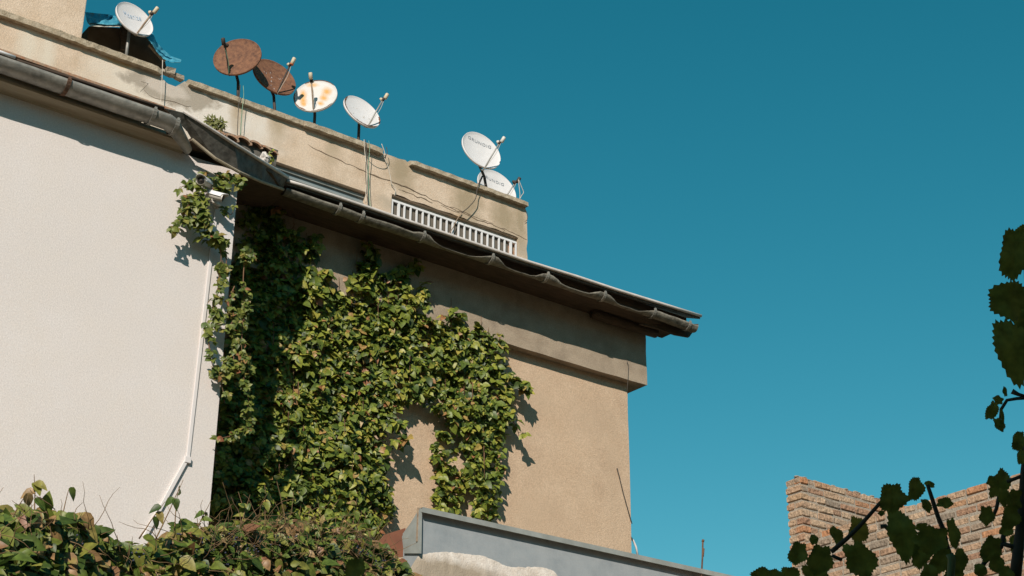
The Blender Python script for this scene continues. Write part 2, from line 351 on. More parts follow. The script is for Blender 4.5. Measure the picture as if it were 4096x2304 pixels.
# ================================================================ TAN HOUSE
YF, YB = 13.2, 13.32                                        # beam face, lower wall face
P_ = at_y(1628, 970, YF); XR, ZB = P_.x, P_.z                # beam end and underside
XC = at_y(1579, 1000, YB).x                                 # lower wall's far corner
ZT = at_y(1623, 838, YF).z
th = thing('tan_house', (9, 15, 0), 'tan stuccoed house wall behind the ivy, with a band under its eaves', 'house')
mb = MB()
def jt(x, z): return (.012*nz(x, z*3, 1) if x > XC-.05 else 0, 0)
wall_grid(mb, frange(4.2, XC, .5), frange(0, ZB+.01, .12), YB, [], .1, 3, jt)
for (px, py, sx, sz, c_) in [(1500, 1060, .35, .22, (.47, .35, .245)), (1340, 1010, .3, .12, (.48, .36, .25)), (1545, 1200, .1, .5, (.50, .37, .255)), (1350, 1300, .5, .2, (.50, .365, .25)), (1508, 1130, .009, .010, (.2, .14, .09)), (1521, 1165, .007, .008, (.2, .14, .09)), (1500, 1200, .008, .008, (.2, .14, .09))]:
    patch(M['tan'], tuple(at_y(px, py, YB)-Vector((9, 15, 0))), (sx, 1, sz), c_, soft=.6, nscale=5 if sx > .05 else 40, namp=.6, amt=.45)
mb.build('wall', M['tan'], th)
mb = MB()
def jb(x, z): return ((.012*nz(x*2, z*4, 2) if x > XR-.05 else 0), (.010*nz(x*3, z, 5) if z < ZB+.02 else 0))
wall_grid(mb, frange(4.2, XR, .12), frange(ZB, ZT+.35, .14), YF, [], .1, 3.1, jb)
mb.box((4.2, YF+.006, ZB+.004), (XR-.006, YF+3.0, ZB+.02)); mb.build('eaves_band', M['beam'], th)
# dribble wire at band corner
EY = 12.655                                       # lip of the roof sheet
def lip(px, py): p = at_y(px, py, EY); return p
LIPX = [(720, 456), (760, 468), (860, 501), (922, 522), (1000, 549), (1100, 582), (1200, 616), (1330, 660), (1450, 697), (1550, 730), (1660, 764), (1763, 796)]
lp = [lip(*q) for q in LIPX]
XE = lp[-1].x
mb = MB(); mb.tube([p+Vector((0, -.006, .004)) for p in lp], .0185, 8); mb.build('roof_lip', M['lip'], th, True)
mb = MB()
vs = []; fs = []
for p in lp: vs += [p+Vector((0, .012, .0)), p+Vector((0, 3.6, 1.5)), p+Vector((0, 3.6, 1.42)), p+Vector((0, .014, -.03))]
for i in range(len(lp)-1):
    for k in range(4): fs.append((i*4+k, i*4+(k+1) % 4, i*4+4+(k+1) % 4, i*4+4+k))
fs += [(0, 1, 2, 3), tuple(len(vs)-4+k for k in (3, 2, 1, 0))]
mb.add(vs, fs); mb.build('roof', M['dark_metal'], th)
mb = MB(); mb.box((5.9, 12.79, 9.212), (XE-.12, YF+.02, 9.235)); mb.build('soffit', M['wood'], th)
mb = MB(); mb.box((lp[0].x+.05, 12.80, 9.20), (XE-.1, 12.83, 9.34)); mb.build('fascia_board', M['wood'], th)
# log end and drooping barge board under the far end of the eaves
mb = MB(); q = at_y(1636, 836, YF-.10); mb.tube([q+Vector((-.9, 0, 0)), q+Vector((-.3, 0, 0)), q+Vector((.08, -.01, 0))], [.06, .06, .055], 10); mb.build('purlin', M['wood'], th, True)
mb = MB(); pp = [at_y(1610, 815, YF-.33), at_y(1758, 815, YF-.33), at_y(1734, 848, YF-.33), at_y(1700, 842, YF-.33), at_y(1660, 828, YF-.33)]
mb.prism(pp, (0, .03, 0)); mb.build('eaves_board', M['wood'], th)
# bent sheet bridging the two eaves
top = [at_y(415, 273, 11.65), at_y(460, 284, 11.66), at_y(520, 322, 11.68), at_y(590, 367, 11.75), at_y(660, 411, 12.05), at_y(722, 449, 12.63)]
bot = [at_y(470, 330, 11.75), at_y(482, 350, 11.79), at_y(540, 398, 11.80), at_y(600, 432, 11.86), at_y(660, 458, 12.18), at_y(712, 476, 12.72)]
sh = thing('roof_sheet', top[0], 'bent dark metal sheet with a pale edge joining the two gutters above the cameras', 'roof sheet')
mb = MB()
for i in range(5): mb.prism([top[i], top[i+1], bot[i+1], bot[i]], (0.002, .012, .012))
mb.build('panel', M['dark_metal'], sh)
mb = MB(); mb.tube([p+Vector((0, -.008, -.006)) for p in bot[1:]], .015, 8)
mb.build('edge_board', M['soffit'], sh)
mb = MB(); mb.tube([p+Vector((0, -.012, .01)) for p in top[1:]], [.010, .014, .016, .017, .018], 8); mb.build('rolled_edge', M['lip'], sh, True)
mb = MB()                                                   # soffit boards of the bridging piece
a_, b_ = at_y(440, 350, 11.98), at_y(712, 474, 12.62)
mb.prism([(5.36, 11.86, 8.885), (5.95, 11.92, 8.93), (6.4, 12.25, 9.06), (6.85, 12.80, 9.21), (6.85, 13.22, 9.21), (5.3, 13.22, 9.0), (5.3, 12.02, 8.86)], (0, 0, .03)); mb.build('corner_soffit', M['wood'], th)
# second gutter, torn between its straps
xs = frange(lp[0].x+.02, XE-.03, .07)
SP = [at_y(x, y, 12.68).x for x, y in [(752, 488), (858, 526), (912, 545), (1060, 598), (1245, 660), (1380, 703), (1520, 748), (1652, 790), (1744, 818)]]
ctr = lambda x: Vector((x, 12.742, 9.238 + .014*nz(x*1.1, 2) - .006*math.sin((x-xs[0])*1.3)))
path = [ctr(x) for x in xs]
def phi2(i):
    x = xs[i]
    if x < SP[3]-.1: return 70 + 14*nz(x*2.1, 4)
    k = max(j for j in range(len(SP)) if SP[j] <= x) if x >= SP[0] else 0
    if k >= 7: return 82 + 10*nz(x*7, 1)
    t = (x-SP[k])/max(.01, SP[k+1]-SP[k]); d = min(t, 1-t)
    dip = 62 + 26*nz(k*1.7, 2.3)
    return 80 + 6*nz(x*9, 5) - dip*min(1, max(0, (d-.08)/(.20+.10*nz(k*2.3, 7)))) + 16*nz(x*5, 9)
st = [min(range(len(xs)), key=lambda i: abs(xs[i]-s)) for s in SP[1:-1]] + [len(xs)-3]
gutter('', path, .077, phi2, M['felt'], st, 'battered, scalloped gutter hanging under the long eaves of the tan wall', bumpy=.11)
# peeking clay tiles on the far eaves
rt = thing('loose_tiles', at_y(1500, 730, 12.9), 'few orange clay tile ends just showing over the far eaves lip', 'roof tiles')
for (px, py) in [(1468, 712), (1487, 718), (1508, 725), (1521, 730), (1530, 737)]:
    p = at_y(px, py-3, 12.9); mb = MB(); mb.tube([p+Vector((-.02, 0, 0)), p+Vector((-.02, .35, .12))], .05, 10); mb.build('tile', M['tile'], rt, True)
# short clay-tile verge near the bend
tv = thing('tile_verge', at_y(600, 350, 13.5), 'short row of orange clay tiles behind the bent sheet, plants growing on it', 'roof tiles')
TP = [(512, 322), (540, 330), (572, 340), (600, 347), (632, 354), (660, 367), (684, 376), (700, 384)]
for i, (a, b) in enumerate(zip(TP[:-1], TP[1:])):
    p, q = at_y(a[0], a[1], 13.5), at_y(b[0], b[1]-4, 13.5)
    mb = MB(); m_ = (p+q)/2; wd = (q-p).length*.62
    prof = [Vector((math.cos(a_)*wd, 0, math.sin(a_)*wd*.55)) for a_ in [math.pi*k/8 for k in range(9)]]
    prof += [Vector((v.x*.8, 0, v.z*.75-.012)) for v in prof[::-1]]
    tilt = Matrix.Rotation(.22+.2*nz(i, 3), 4, 'Y')
    mb.prism([m_ + tilt @ v + Vector((0, 0, -.03)) for v in prof], (0, .42, .17)); mb.build('tile', M['tile'], tv)
mb = MB(); mb.prism([at_y(470, 296, 13.56), at_y(700, 378, 13.56), at_y(690, 440, 13.56), at_y(560, 400, 13.56)], (0, .05, 0)); mb.build('verge_board', M['dark_metal'], tv)

# ================================================================ UPPER BLOCK
YP = 16.0
ub = thing('upper_block', (9, 18, 9), 'weathered cream upper storey with a cracked parapet, satellite dishes along its top', 'building')
A1, A2 = at_y(0, 42, YP), at_y(1325, 527, YP); ZP = (A1.z+A2.z)/2 - .0
XU = at_y(1326, 560, YP).x
h1 = [at_y(640, 378, YP), at_y(923, 493, YP)]; h2 = [at_y(986, 484, YP), at_y(1304, 599, YP)]
hole1 = (h1[0].x, h1[1].x, h1[1].z-.75, (h1[0].z+h1[1].z)/2); hole2 = (h2[0].x, h2[1].x, h2[1].z-.62, (h2[0].z+h2[1].z)/2)
capX = lambda px, py: at_y(px, py, YP-.06).x
g0, g1, g2, g3 = capX(408, 195), capX(462, 212), capX(962, 398), capX(1034, 425)
def ju(x, z):
    dx = dz = 0
    if x > XU-.03: dx = .022*nz(z*7, 3) - (.03 if nz(z*11, 8) > .25 else 0)
    if z > ZP-.02 and (g0 < x < g1+.1 or g2 < x < g3): dz = .03*nz(x*7, 1) + (-.07 if g0 < x < g1 else .055)
    if abs(z-hole2[3]) < .001 and hole2[0]-.01 < x < hole2[1]+.01: dz = .03*nz(x*5, 4)+.012*nz(x*17, 2)
    return dx, dz
mb = MB(); wall_grid(mb, frange(A1.x-4, XU, .11), frange(hole1[2]-3.2, ZP, .13), YP, [hole1, hole2], .16, 4.5, ju)
patch(M['upper'], tuple(at_y(520, 250, YP)-Vector((9, 18, 9))), (.95, 1, .6), (.73, .665, .59), soft=.4, nscale=4, namp=.6)
patch(M['upper'], tuple(at_y(330, 180, YP)-Vector((9, 18, 9))), (.5, 1, .6), (.70, .62, .52), soft=.5, nscale=4, namp=.6)
patch(M['upper'], tuple(at_y(1180, 580, YP)-Vector((9, 18, 9))), (1.5, 1, .16), (.47, .385, .29), soft=.2, nscale=5, namp=.45)
for (px, py, sx, sz) in [(1175, 505, .22, .35), (1268, 545, .2, .3), (1010, 425, .2, .3), (75, 95, .12, .5), (120, 120, .09, .35), (700, 300, .12, .3), (600, 260, .1, .4), (840, 350, .1, .3), (1310, 560, .1, .3)]:
    patch(M['upper'], tuple(at_y(px, py, YP)-Vector((9, 18, 9))), (sx, 1, sz), (.38, .30, .20) if px > 900 else (.47, .375, .265) if px > 130 else (.68, .60, .49), soft=.6, nscale=9, namp=.6)
for (px, py, sx, sz) in [(300, 155, .2, .06), (1150, 560, .12, .1)]:
    patch(M['upper'], tuple(at_y(px, py, YP)-Vector((9, 18, 9))), (sx, 1, sz), (.62, .42, .23), soft=.4, nscale=9, namp=.5)
patch(M['upper'], tuple(at_y(428, 224, YP)-Vector((9, 18, 9))), (.62, 1, .21), (.40, .345, .28), soft=.14, nscale=7, namp=.6)
patch(M['upper'], tuple(at_y(420, 222, YP)-Vector((9, 18, 9))), (.3, 1, .1), (.56, .49, .42), soft=.2, nscale=9, namp=.5)
mb.build('wall', M['upper'], ub)
# coping in broken lengths
def cap_part(x0, x1, z, h, proud, seed, mi=M['cap']):
    mb = MB(); xs_ = frange(x0, x1, .07); rings = []
    for x in xs_:
        e = lambda k: .012*nz(x*9, k, seed)+.006*nz(x*27, k, seed)
        edge = 1 - .5*max(0, 1-(min(x-x0, x1-x))/.08)*abs(nz(x*13, seed))
        rings.append([Vector((x, YP-proud*edge+e(1), z+e(2))), Vector((x, YP-proud*edge+.005+e(3), z+h*.75*edge+e(4))), Vector((x, YP-proud+.05+e(5), z+h*edge+e(6))), Vector((x, YP+.4, z+h+.01)), Vector((x, YP+.4, z))])
    n = 5; vs = [v for r_ in rings for v in r_]; fs = []
    for i in range(len(rings)-1):
        for k in range(n): fs.append((i*n+k, i*n+(k+1) % n, (i+1)*n+(k+1) % n, (i+1)*n+k))
    fs += [tuple(range(n)), tuple(reversed(range(len(vs)-n, len(vs))))]
    mb.add(vs, fs); mb.build('coping', mi, ub)
xm = capX(765, 300)
cap_part(A1.x-4, g0, ZP, .105, .075, 1); cap_part(g1+.08, xm, ZP-.004, .10, .06, 2); cap_part(xm+.008, g2, ZP-.01, .10, .085, 3)
cap_part(g3, capX(1328, 520), ZP-.005, .085, .08, 4)
mb = MB()
for (px, py, s) in [(425, 166, .10), (448, 178, .075), (436, 172, .06), (412, 164, .06)]:
    q = at_y(px, py+17, YP+.10); rr = [Vector((random.uniform(.6, 1.3), random.uniform(.6, 1.2), random.uniform(.4, .8))) for _ in range(8)]
    mb.add([q+Vector((a*s*.75*r_.x, b*s*.75*r_.y, c*s*.6*r_.z)) for r_, (a, b, c) in zip(rr, [(-1,-1,-1),(1,-1,-1),(1,1,-1),(-1,1,-1),(-1,-1,1),(1,-1,1),(1,1,1),(-1,1,1)])], [(0,3,2,1),(4,5,6,7),(0,1,5,4),(1,2,6,5),(2,3,7,6),(3,0,4,7)])
mb.build('rubble', M['rough_cap'], ub)
# cracks in the render
def crack(pts, wd, a=.012):
    mb = MB(); L = rough_line([at_y(x, y, YP) for x, y in pts], .06, a); n = len(L); row = []
    for i, p in enumerate(L):
        t = (L[min(i+1, n-1)]-L[max(i-1, 0)]).normalized(); q = Vector((-t.z, 0, t.x))*wd*random.uniform(.35, 1.2)*min(1, .3+min(i, n-1-i)*.3)
        row.append((p-q, p+q))
    o3 = Vector((0, -.003, 0)); vs = []
    for a_, b_ in row: vs += [a_+o3, b_+o3, b_, a_]
    fs = []
    for i in range(n-1):
        for k in range(4): fs.append((i*4+k, i*4+(k+1) % 4, i*4+4+(k+1) % 4, i*4+4+k))
    mb.add(vs, fs); mb.build('crack', M['crack'], ub)
crack([(775, 365), (830, 392), (880, 415), (915, 430), (960, 448), (1030, 474), (1080, 498), (1130, 522), (1200, 552), (1270, 577), (1326, 604)], .006)
crack([(930, 437), (1000, 462), (1060, 490)], .005); crack([(1130, 519), (1190, 543), (1240, 562)], .004)
crack([(365, 160), (400, 175), (430, 186), (452, 200)], .006); crack([(362, 230), (390, 245), (440, 255), (480, 268)], .003, .02)
crack([(352, 232), (372, 212), (355, 205)], .002); crack([(1012, 479), (1028, 483), (1040, 491), (1060, 499), (1080, 506), (1088, 511)], .008, .02); crack([(1110, 519), (1125, 523), (1140, 530), (1157, 536)], .007, .02)
crack([(1003, 476), (1018, 480), (1022, 487)], .005, .015); crack([(1255, 573), (1270, 580), (1264, 584)], .003, .01)
# long window
wz = hole1[3]; win = MB(); win.box((hole1[0], YP+.09, hole1[2]), (hole1[1], YP+.105, wz)); 
wf = MB(); wf.box((hole1[0], YP+.075, wz-.03), (hole1[1]-.004, YP+.10, wz-.002)); wf_o = wf.build('window_frame', M['fascia_edge'], ub); wf_o['label'] = 'grey frame of the long low window'
for px, py in [(792, 470), (906, 510)]:
    x = at_y(px, py, YP+.07).x; wf = MB(); wf.box((x-.035, YP+.05, hole1[2]), (x+.035, YP+.09, wz-.20)); wf.build('mullion', M['paint_white'], wf_o)
wr = MB(); wr.box((hole1[0], YP+.06, wz-.06), (hole1[1]-.004, YP+.088, wz-.03)); wr.box((hole1[0], YP+.065, wz-.14), (hole1[1]-.004, YP+.088, wz-.128))
win.build('pane', M['pane'], wf_o); wr.build('rail', M['fascia_edge'], wf_o)
# grille window
gz = hole2[3]-.075; x0, x1 = hole2[0]+.012, hole2[1]-.02
gf = MB(); gf.box((x0, YP+.01, gz-.03), (x1, YP+.035, gz)); gf.box((x0, YP+.01, gz-.62), (x1, YP+.035, gz-.59))
gr_o = gf.build('window_grille', M['paint_white'], ub); gr_o['label'] = 'white barred grille over the right-hand opening'
NB = 22
for i in range(NB):
    x = x0 + (x1-x0-.02)*i/(NB-1)
    if i == 1: wd = .032
    elif i == NB-2: wd = .034
    else: wd = .022
    b = MB(); b.box((x, YP+.008 if wd > .03 else YP+.012, gz-.6), (x+wd, YP+.033, gz-.012)); b.build('bar', M['paint_white'], gr_o)
b = MB(); b.box((hole2[0]+.002, YP+.048, hole2[2]), (hole2[1]-.15, YP+.06, gz-.002)); b.build('backing_board', M['shutter'], ub)
b = MB(); b.box((hole2[1]-.148, YP+.06, hole2[2]), (hole2[1]-.002, YP+.08, gz-.002)); b.build('brick_infill', M['tile'], ub)
b = MB(); b.box((hole2[0]+.002, YP+.05, gz+.0), (hole2[1]-.002, YP+.13, hole2[3]+.05)); b.build('lintel', M['rough_cap'], ub)
# rooftop turret top left
tx = at_y(213, 40, YP+.04).x
tr = thing('roof_turret', (tx-2, YP+1, ZP+.1), 'plain rendered block rising above the parapet in the upper left corner', 'chimney block')
b = MB(); b.box((tx-4, YP+.04, ZP+.1), (tx, YP+2.2, ZP+3.2)); b.build('wall', M['upper'], tr, bevel=.012)
b = MB(); b.box((tx-4.05, YP-.02, ZP+3.2), (tx+.06, YP+2.3, ZP+3.32)); b.build('coping', M['cap'], tr)

# ================================================================ TARP SHELTER
ts = thing('roof_shelter', at_y(300, 100, YP+.5), 'low brown board shelter on the parapet, under a blue tarpaulin', 'shelter')
Yt = YP+.55
b = MB(); b.prism([at_y(224, 66, Yt), at_y(300, 70, Yt), at_y(375, 90, Yt), at_y(412, 140, Yt), at_y(420, 175, Yt), at_y(218, 110, Yt)], (0, 1.2, 0)); b.build('board_wall', M['board'], ts)
b = MB(); b.prism([at_y(306, 60, Yt-.1), at_y(321, 64, Yt-.1), at_y(318, 125, Yt-.1), at_y(304, 122, Yt-.1)], (0, .05, 0)); b.build('post', M['wood'], ts)
b = MB(); b.prism([at_y(375, 112, Yt-.16), at_y(383, 114, Yt-.16), at_y(418, 152, Yt-.16), at_y(412, 152, Yt-.16)], (0, .04, 0)); b.build('brace', M['tan_steel'], ts)
tp = thing('tarpaulin', at_y(300, 60, Yt), 'crumpled blue tarpaulin draped over the shelter behind the leftmost dish', 'tarpaulin')
def cloth(top_px, bot_px, Y0, nu, nv, amp, mt, name, off=0):
    def samp(pl, t):
        L = [math.hypot(b_[0]-a_[0], b_[1]-a_[1]) for a_, b_ in zip(pl[:-1], pl[1:])]; s = t*sum(L)
        for (a_, b_), l in zip(zip(pl[:-1], pl[1:]), L):
            if s <= l+1e-6: u = s/l; return a_[0]+(b_[0]-a_[0])*u, a_[1]+(b_[1]-a_[1])*u
            s -= l
        return pl[-1]
    vs = []
    for i in range(nu+1):
        a_, b_ = samp(top_px, i/nu), samp(bot_px, i/nu)
        for j in range(nv+1):
            t = j/nv; x, y = a_[0]+(b_[0]-a_[0])*t, a_[1]+(b_[1]-a_[1])*t
            Y = Y0 + (1-t)*.25 + amp*nz(x*.04, y*.05, off) + amp*.45*nz(x*.10, y*.10, off+4)
            vs.append(at_y(x, y, Y))
    fs = [(i*(nv+1)+j, (i+1)*(nv+1)+j, (i+1)*(nv+1)+j+1, i*(nv+1)+j+1) for i in range(nu) for j in range(nv)]
    mb = MB(); mb.add(vs, fs); o = mb.build(name, mt, tp, False)
    md = o.modifiers.new('thick', 'SOLIDIFY'); md.thickness = .006
    return o
cloth([(214, 30), (240, 33), (272, 36), (300, 42), (330, 52), (352, 70)], [(220, 57), (238, 58), (270, 62), (300, 62), (330, 66), (350, 84)], Yt-.25, 40, 8, .15, M['tarp'], 'cover')
cloth([(366, 70), (385, 85), (392, 105), (410, 125), (430, 142), (456, 151)], [(364, 90), (380, 108), (392, 128), (410, 148), (430, 158), (454, 158)], Yt-.32, 36, 8, .10, M['tarp'], 'trailing_end', 9)
cloth([(220, 57), (245, 61), (270, 63), (305, 64)], [(228, 66), (248, 68), (270, 68), (305, 68)], Yt-.31, 20, 3, .06, M['tarp_line'], 'lining', 5)

# ================================================================ SATELLITE DISHES
def eig2(a, b, c):                                          # symmetric [[a,b],[b,c]]
    t = (a+c)/2; d = math.sqrt(((a-c)/2)**2+b*b); l1, l2 = t+d, t-d
    ang = .5*math.atan2(2*b, a-c); return l1, l2, ang
def dish(label, c, ext, cov, dist_y, arm0, lnb_px, mast, mats, rim=None, text=None, lnb_kind=0, arm_r=.011, streaks=(), brace=None, flecks=0, seed=0):
    """c, ext: centre and half extents of the outline seen in the photo, cov its skew; the reflector is a real paraboloid of that tilt"""
    P0 = at_y(c[0], c[1], dist_y); D = (P0-CAM).length; v = (P0-CAM)/D
    l1, l2, ang = eig2(ext[0]**2, cov, ext[1]**2)
    maj, mnr = math.sqrt(l1), math.sqrt(l2)
    ppm = F_PX/KP/D/ (v.dot(FW))*1.0                         # display px per metre near the dish
    u = RT*math.cos(ang) - UP*math.sin(ang)                  # image y is down
    u = (u - v*u.dot(v)).normalized(); pm = v.cross(u).normalized()
    tow = (lnb_px[0]-c[0], lnb_px[1]-c[1]); im = (pm.dot(RT), -pm.dot(UP))
    if im[0]*tow[0]+im[1]*tow[1] < 0: pm = -pm
    rho = mnr/maj; nrm = (-v*rho + pm*math.sqrt(max(0, 1-rho*rho))).normalized()
    rad = maj/ppm; wv = nrm.cross(u).normalized()
    t = thing('satellite_dish', mast[1] if isinstance(mast[1], Vector) else at_y(*mast[1], dist_y), label, 'satellite dish', 'satellite dishes along the parapet')
    depth = .13*rad; NR, NS = 7, 48
    def pt(r, a, o=0):
        p = P0 + (u*math.cos(a) + wv*math.sin(a))*rad*r + nrm*(depth*(r*r) - depth + o); return p
    mb = MB(); vs = [pt(0, 0)]; fs = []
    for i in range(1, NR+1):
        for k in range(NS): vs.append(pt(i/NR*.985, 2*math.pi*k/NS))
    for k in range(NS): fs.append((0, 1+k, 1+(k+1) % NS))
    for i in range(NR-1):
        for k in range(NS): fs.append((1+i*NS+k, 1+(i+1)*NS+k, 1+(i+1)*NS+(k+1) % NS, 1+i*NS+(k+1) % NS))
    e0 = 1+(NR-1)*NS                                         # rolled rim and back skin
    rings = [[pt(1.0, 2*math.pi*k/NS, .004) for k in range(NS)], [pt(1.0, 2*math.pi*k/NS, -.030) for k in range(NS)], [pt(.96, 2*math.pi*k/NS, -.03) for k in range(NS)], [pt(.5, 2*math.pi*k/NS, -.02) for k in range(NS)]]
    prev = e0
    for rg in rings:
        o = len(vs); vs += rg
        for k in range(NS): fs.append((prev+k, o+k, o+(k+1) % NS, prev+(k+1) % NS))
        prev = o
    o = len(vs); vs.append(pt(0, 0, -.02))
    for k in range(NS): fs.append((prev+k, o, prev+(k+1) % NS))
    mb.add(vs, fs)
    ref = mb.build('reflector', mats[0], t, True)
    if rim:                                                  # rust eating the rim: ragged ring sections a hair above the paint
        for (a0, a1, wmax) in rim:
            mr_ = MB()
            st_ = 40; inner = []; outer = []
            for k in range(st_+1):
                a = R(a0+(a1-a0)*k/st_); wd = wmax*(.45+.9*abs(nz(k*.35, seed, 2)))*min(1, min(k, st_-k)/4+.15)
                outer.append(pt(1.002, a, .006)); inner.append(pt(1-wd, a, .004))
            for k in range(st_): mr_.add([outer[k], outer[k+1], inner[k+1], inner[k]], [(0, 1, 2, 3)])
            mr_.build('rusted_rim', M['dish_edge_rust'], ref)
    if flecks:
        for k in range(flecks):
            mf = MB()
            a = random.uniform(0, 6.28); r_ = random.uniform(.1, .85); ln = random.uniform(.006, .03)
            p = pt(r_, a, .004); d = UP*-1; d = (d-nrm*d.dot(nrm)).normalized(); s = nrm.cross(d)*random.uniform(.002, .005)
            mf.add([p-s, p+s, p+s*.4+d*ln, p-s*.4+d*ln], [(0, 1, 2, 3)])
            mf.build('dropping' if mats[0] is M['dish_rust'] else 'speck', M['dish_white'] if mats[0] is M['dish_rust'] else M['cap'], ref)
    if text: dish_text(text, pt, rad, nrm, u, wv, P0, ref)
    # feed arm
    def on_plane(px, h=0):
        d_ = ray(*px); return CAM + d_*(((P0-CAM).dot(nrm)+h)/d_.dot(nrm))
    lpos = on_plane(lnb_px, rad*.85); a0 = on_plane(arm0, -.01)
    for (px, py, sx, sz) in streaks:
        patch(mats[0], tuple(on_plane((px, py)) - Vector(LOC[t.name])), (sx, .35, sz), (.60, .33, .10), soft=.7, nscale=22, namp=.4)
    mid = a0.lerp(lpos, .5) - nrm*.012
    mb = MB(); pts = [a0 - (a0-P0).normalized()*.06 - nrm*.06, a0 - nrm*.02, a0.lerp(lpos, .08), mid, lpos]
    mb.tube(pts, arm_r, 8); arm = mb.build('feed_arm', mats[1], t, True)
    d = (lpos-a0).normalized(); face = (P0-lpos).normalized()
    mb = MB(); mb.tube([lpos-d*.03, lpos+d*.02], arm_r*1.9, 8); mb.build('clamp', M['black_steel'], t, True)
    mb = MB(); hl = lpos + d*.02 - face*.02
    mb.tube([hl-d*.035-face*.01, hl-d*.028-face*.01, hl+d*.05-face*.01, hl+d*.058-face*.012], [.018, .026, .026, .018], 10)
    mb.tube([hl+face*.0, hl+face*.045, hl+face*.05, hl+face*.075], [.014, .014, .026, .028], 12)
    ln = mb.build('feed_horn', [M['lnb'], M['lnb_white'], M['black_steel']][lnb_kind], t, True)
    if lnb_kind == 0 and 'orange tipped' in label: 
        b = MB(); b.tube([hl-d*.05-face*.01, hl-d*.034-face*.01], .027, 10); b.build('end_cap', M['orange'], ln, True)
    # thin cable hanging from the feed
    mb = MB(); c0 = hl - d*.03; c1 = a0 + (a0-P0)*.05
    mb.tube([c0.lerp(c1, k/10) + (RT*.022*math.sin(math.pi*k/10) - UP*.012*math.sin(math.pi*k/5)) for k in range(11)], .0035, 5); mb.build('feed_cable', M['cable_w'] if mats[0] is not M['dish_rust'] or seed == 2 else M['cable_g'], t, True)
    # mast and back bracket
    back = P0 - nrm*(depth+.07) - wv*0
    m0 = at_d(*mast[0], D+rad*.35) if not isinstance(mast[0], Vector) else mast[0]
    m1 = at_y(*mast[1], YP+.28)
    mb = MB(); mb.tube([P0 - nrm*(depth+.01), back, back.lerp(m0, .6), m0, m0.lerp(m1, .5), m1 - Vector((0, 0, .3))], .02, 10); mb.build('mast', mats[2], t, True)
    mb = MB(); bb = P0 - nrm*(depth+.055)
    q = [bb+u*.06+wv*.06, bb-u*.06+wv*.06, bb-u*.06-wv*.06, bb+u*.06-wv*.06]; mb.prism(q, nrm*.035); mb.build('back_bracket', mats[2], t)
    if brace:
        mb = MB(); mb.tube([at_d(*brace[0], D+rad*.3), at_y(*brace[1], YP+.15)], .013, 8); mb.build('brace', mats[2], t, True)
    return t
FONT = {'G': ["01110", "10000", "10011", "10001", "01110"], 'R': ["11110", "10001", "11110", "10010", "10001"], 'U': ["10001", "10001", "10001", "10001", "01110"],
        'N': ["11110", "10001", "10001", "10001", "10001"], 'D': ["11110", "10001", "10001", "10001", "11110"], 'I': ["1", "1", "1", "1", "1"]}
def dish_text(spec, pt, rad, nrm, u, wv, P0, ref):
    """raised lettering lying on the reflector; spec = (string, start px, end px, height m, material)"""
    s, pa, pb, hgt, mt = spec
    def hit(px, py):                                         # pixel ray onto the reflector's mouth plane
        d = ray(px, py); tt = (P0-CAM).dot(nrm)/d.dot(nrm); return CAM + d*tt
    a, b = hit(*pa), hit(*pb); ex = (b-a); L = ex.length; ex.normalize(); ey = nrm.cross(ex).normalized()
    if ey.dot(UP) < 0: ey = -ey
    cu = bpy.data.curves.new('lettering', 'FONT'); cu.body = s; cu.size = 1; cu.space_character = 1.15
    tmp = bpy.data.objects.new('tmp', cu); COL.objects.link(tmp)
    dg = bpy.context.evaluated_depsgraph_get(); me = bpy.data.meshes.new_from_object(tmp.evaluated_get(dg))
    xs_ = [v.co.x for v in me.vertices]; ys_ = [v.co.y for v in me.vertices]; wdt = max(xs_)-min(xs_); hh = max(ys_)-min(ys_)
    mb = MB(); vs = []
    depth = .13*rad
    for v in me.vertices:
        p = a + ex*((v.co.x-min(xs_))/wdt*L) + ey*((v.co.y-min(ys_))/hh*hgt)
        q = p-P0; rr = (q-nrm*q.dot(nrm)).length/rad
        vs.append(p + nrm*(depth*rr*rr - depth + .006))
    mb.add(vs, [tuple(p.vertices) for p in me.polygons])
    bpy.data.objects.remove(tmp); bpy.data.curves.remove(cu)
    mb.build('lettering', mt, ref)
s6 = .2170
def Z6(x, y): return (503.1+x*s6, 62.9+y*s6)
s0 = .0695
def Z0(x, y): return (276.7+x*s0, y*s0)
def Z7(x, y): return (1100.5+x*s6, 283+y*s6)
YD = YP+.22
white_streak = M['dish_streak'] = mat('dish_streaked', (.64, .62, .605), rough=.55, spec=.3, var=(.59, .56, .52), scale=7)
dish('clean white dish with faint blue print, in front of the blue tarpaulin', Z0(901, 684), (639*s0, 592*s0), 211000*s0*s0, YD, Z0(965, 1240), Z0(1530, 470), (Z0(700, 1050), Z0(660, 1449)), (M['dish_white'], M['tan_steel'], M['grey_steel']), text=('Mdenize', Z0(560, 540), Z0(1180, 720), .085, M['letter_blue']), arm_r=.013, seed=1)
dish('biggest rust-brown dish, feed arm at its left side', Z6(431, 365), (276*s6, 203*s6), -12500*s6*s6, YD, Z6(338, 572), Z6(290, 235), (Z6(425, 590), Z6(460, 735)), (M['dish_rust'], M['black_steel'], M['black_steel']), lnb_kind=2, seed=3)
dish('tilted rust-brown dish with an orange tipped feed, overlapped by the biggest one', Z6(867, 598), (240*s6, 200*s6), 24500*s6*s6, YD+.12, Z6(895, 790), Z6(1050, 455), (Z6(815, 730), Z6(895, 915)), (M['dish_rust'], M['black_steel'], M['black_steel']), flecks=16, seed=2)
